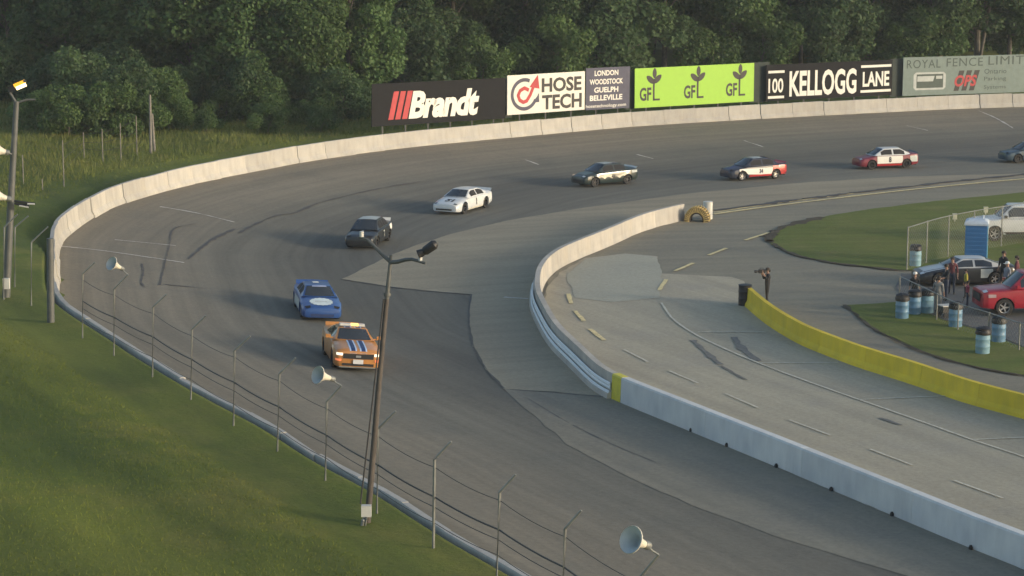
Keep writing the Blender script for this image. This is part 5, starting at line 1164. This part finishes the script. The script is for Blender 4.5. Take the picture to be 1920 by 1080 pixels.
# bushes along the edge of the trees on the left
bl = [(330, 168, 1.0, 1), (420, 165, .8, 0), (500, 165, 1.1, 0), (560, 165, .8, 2), (640, 167, 1.05, 1), (250, 166, 1.0, 0), (175, 172, 1.1, 1), (95, 174, 1.1, 0), (20, 175, 1.2, 1), (690, 169, 1.0, 2)]
bl += [(120, 166, 1.3, 1), (290, 163, 1.0, 2), (455, 166, 1.2, 1), (605, 166, 1.1, 2), (215, 170, 1.4, 1), (60, 168, 1.1, 2)]
bw = ['with a long low crown left of the timber posts', 'small and low at the tree foot', 'rounded, below the fifth tree', 'small, below the sixth tree', 'dense, close to the black board', 'rounded, behind the timber posts', 'dense, above the wire fence', 'rounded, beyond the wire fence', 'dense, behind the lit lamp pole', 'low, touching the left end of the black board', 'broad, above the second thin fence post', 'small, just right of the timber posts', 'broad, below the fifth tree', 'small, between the sixth and last front trees', 'broad, above the middle of the wire fence', 'small, right of the lit lamp pole']
for (u, d, s_, k), wd_ in zip(bl, bw): put_tree('bush', BUSH[k], wx(u, d), d, s_, 'green bush ' + wd_, 'bush', 'bushes along the edge of the trees')
sc_ = [(125, 156, .8, 0), (165, 158, .7, 2), (205, 157, .85, 0), (238, 160, .9, 1), (268, 158, .8, 2), (330, 160, .55, 0), (385, 158, .5, 2), (60, 160, .8, 2), (500, 158, .5, 0), (600, 160, .6, 2), (150, 163, 1.0, 1), (300, 163, .9, 0)]
sw_ = ['left of the second thin fence post', 'between the second and third thin fence posts', 'behind the fourth thin fence post', 'behind the fifth thin fence post', 'just left of the timber posts', 'right of the timber posts', 'midway along the weedy strip', 'right of the lit pole', 'below the front trees, half way to the black board', 'nearest the black board', 'behind the second fence post, taller', 'behind the timber posts, broad']
for (u, d, s_, k), wd_ in zip(sc_, sw_): put_tree('scrub_bush', BUSH[k], wx(u, d), d, s_ * 1.45, 'small scrub bush in the weeds ' + wd_, 'bush', 'scrub bushes in the weeds')
for k, u in enumerate((760, 900, 1040, 1180, 1330, 1420, 1560, 1680, 1720)):
    d = 186 + (u - 700) * .024; put_tree('bush', BUSH[(k + 1) % 3], wx(u, d), d, 2.0, 'low dark undergrowth bush behind the advertising boards', 'bush', 'undergrowth behind the boards')

for k in range(9):
    u = 1430 + k * 62; put_tree('bush', BUSH[1], wx(u, 222 + k * 1.5), 222 + k * 1.5, 2.0, 'tall dark undergrowth thicket deep between the trunks', 'bush', 'thickets deep in the woods on the right')

def blades(name, X, Y, hgt, wd, material, label, cat, bend=.4, zoff=0):
    n = len(X); Z = zfun(X, Y) + zoff; a = RNG.uniform(0, 2 * np.pi, n); h = hgt * RNG.uniform(.5, 1.3, n); dx, dy = np.cos(a), np.sin(a); l_ = RNG.uniform(-bend, bend, (n, 2)) * h[:, None]
    V = np.empty((n, 3, 3)); V[:, 0] = np.stack([X - dx * wd, Y - dy * wd, Z - .02], 1); V[:, 1] = np.stack([X + dx * wd, Y + dy * wd, Z - .02], 1); V[:, 2] = np.stack([X + l_[:, 0], Y + l_[:, 1], Z + h], 1)
    me = bpy.data.meshes.new(name); me.vertices.add(n * 3); me.vertices.foreach_set('co', V.astype(np.float32).ravel()); q = np.arange(n * 3, dtype=np.int32); me.loops.add(n * 3); me.loops.foreach_set('vertex_index', q)
    me.polygons.add(n); me.polygons.foreach_set('loop_start', np.arange(0, n * 3, 3, dtype=np.int32)); me.update(calc_edges=True); o = link(name, me, material); return tag(o, label, cat, kind='stuff')
def scatter(n, u0, u1, y0, y1, dmin, dmax):
    y = RNG.uniform(y0, y1, n * 3); x = RNG.uniform(u0, u1, n * 3); d = d_out(x, y)[0]; k = (d < -dmin) & (d > -dmax); return x[k][:n], y[k][:n]
BL = ground_mat('grass_blades', [(0.097, 0.129, 0.021), (0.160, 0.183, 0.032), (0.206, 0.191, 0.051)], streak_angle=WA, big=.07, mid=.22, fine=2, bump=0, streak=.9, smap=(.05, .32, .3))
WEED = ground_mat('weed_blades', [(0.105, 0.130, 0.030), (0.139, 0.157, 0.041), (0.237, 0.202, 0.082)], big=.16, mid=.5, fine=2, bump=0)
X, Y = scatter(110000, -26, 4, 48, 112, .5, 26); blades('grass_tufts', X, Y, .05, .012, BL, 'short mown grass on the bank behind the near wall', 'grass')
X, Y = scatter(60000, -48, 26, 112, 178, 4.5, 60)
zt = (Y > 132) | (X < -27); blades('tall_weeds', X[zt], Y[zt], .30, .022, WEED, 'tall mixed weeds between the mown strip and the trees', 'weeds', .5)
X, Y = scatter(26000, -40, 24, 112, 186, .6, 5.5); blades('verge_grass', X, Y, .12, .02, BL, 'rough grass verge behind the far barrier blocks', 'grass')

# evening haze between the camera and the woods
hm = bpy.data.materials.new('haze'); hm.use_nodes = True; hn = hm.node_tree.nodes; hn.remove(hn['Principled BSDF'])
pv = hn.new('ShaderNodeVolumePrincipled'); pv.inputs['Color'].default_value = (.86, .90, .95, 1); pv.inputs['Density'].default_value = HAZE; hm.node_tree.links.new(pv.outputs[0], hn['Material Output'].inputs['Volume'])
mb = MB(); mb.box(-1600, 1600, -1600, 1600, -1.7, 24); tag(mb.build('haze', hm, smooth=False), 'thin evening haze in the air over the whole track', 'haze', kind='stuff')
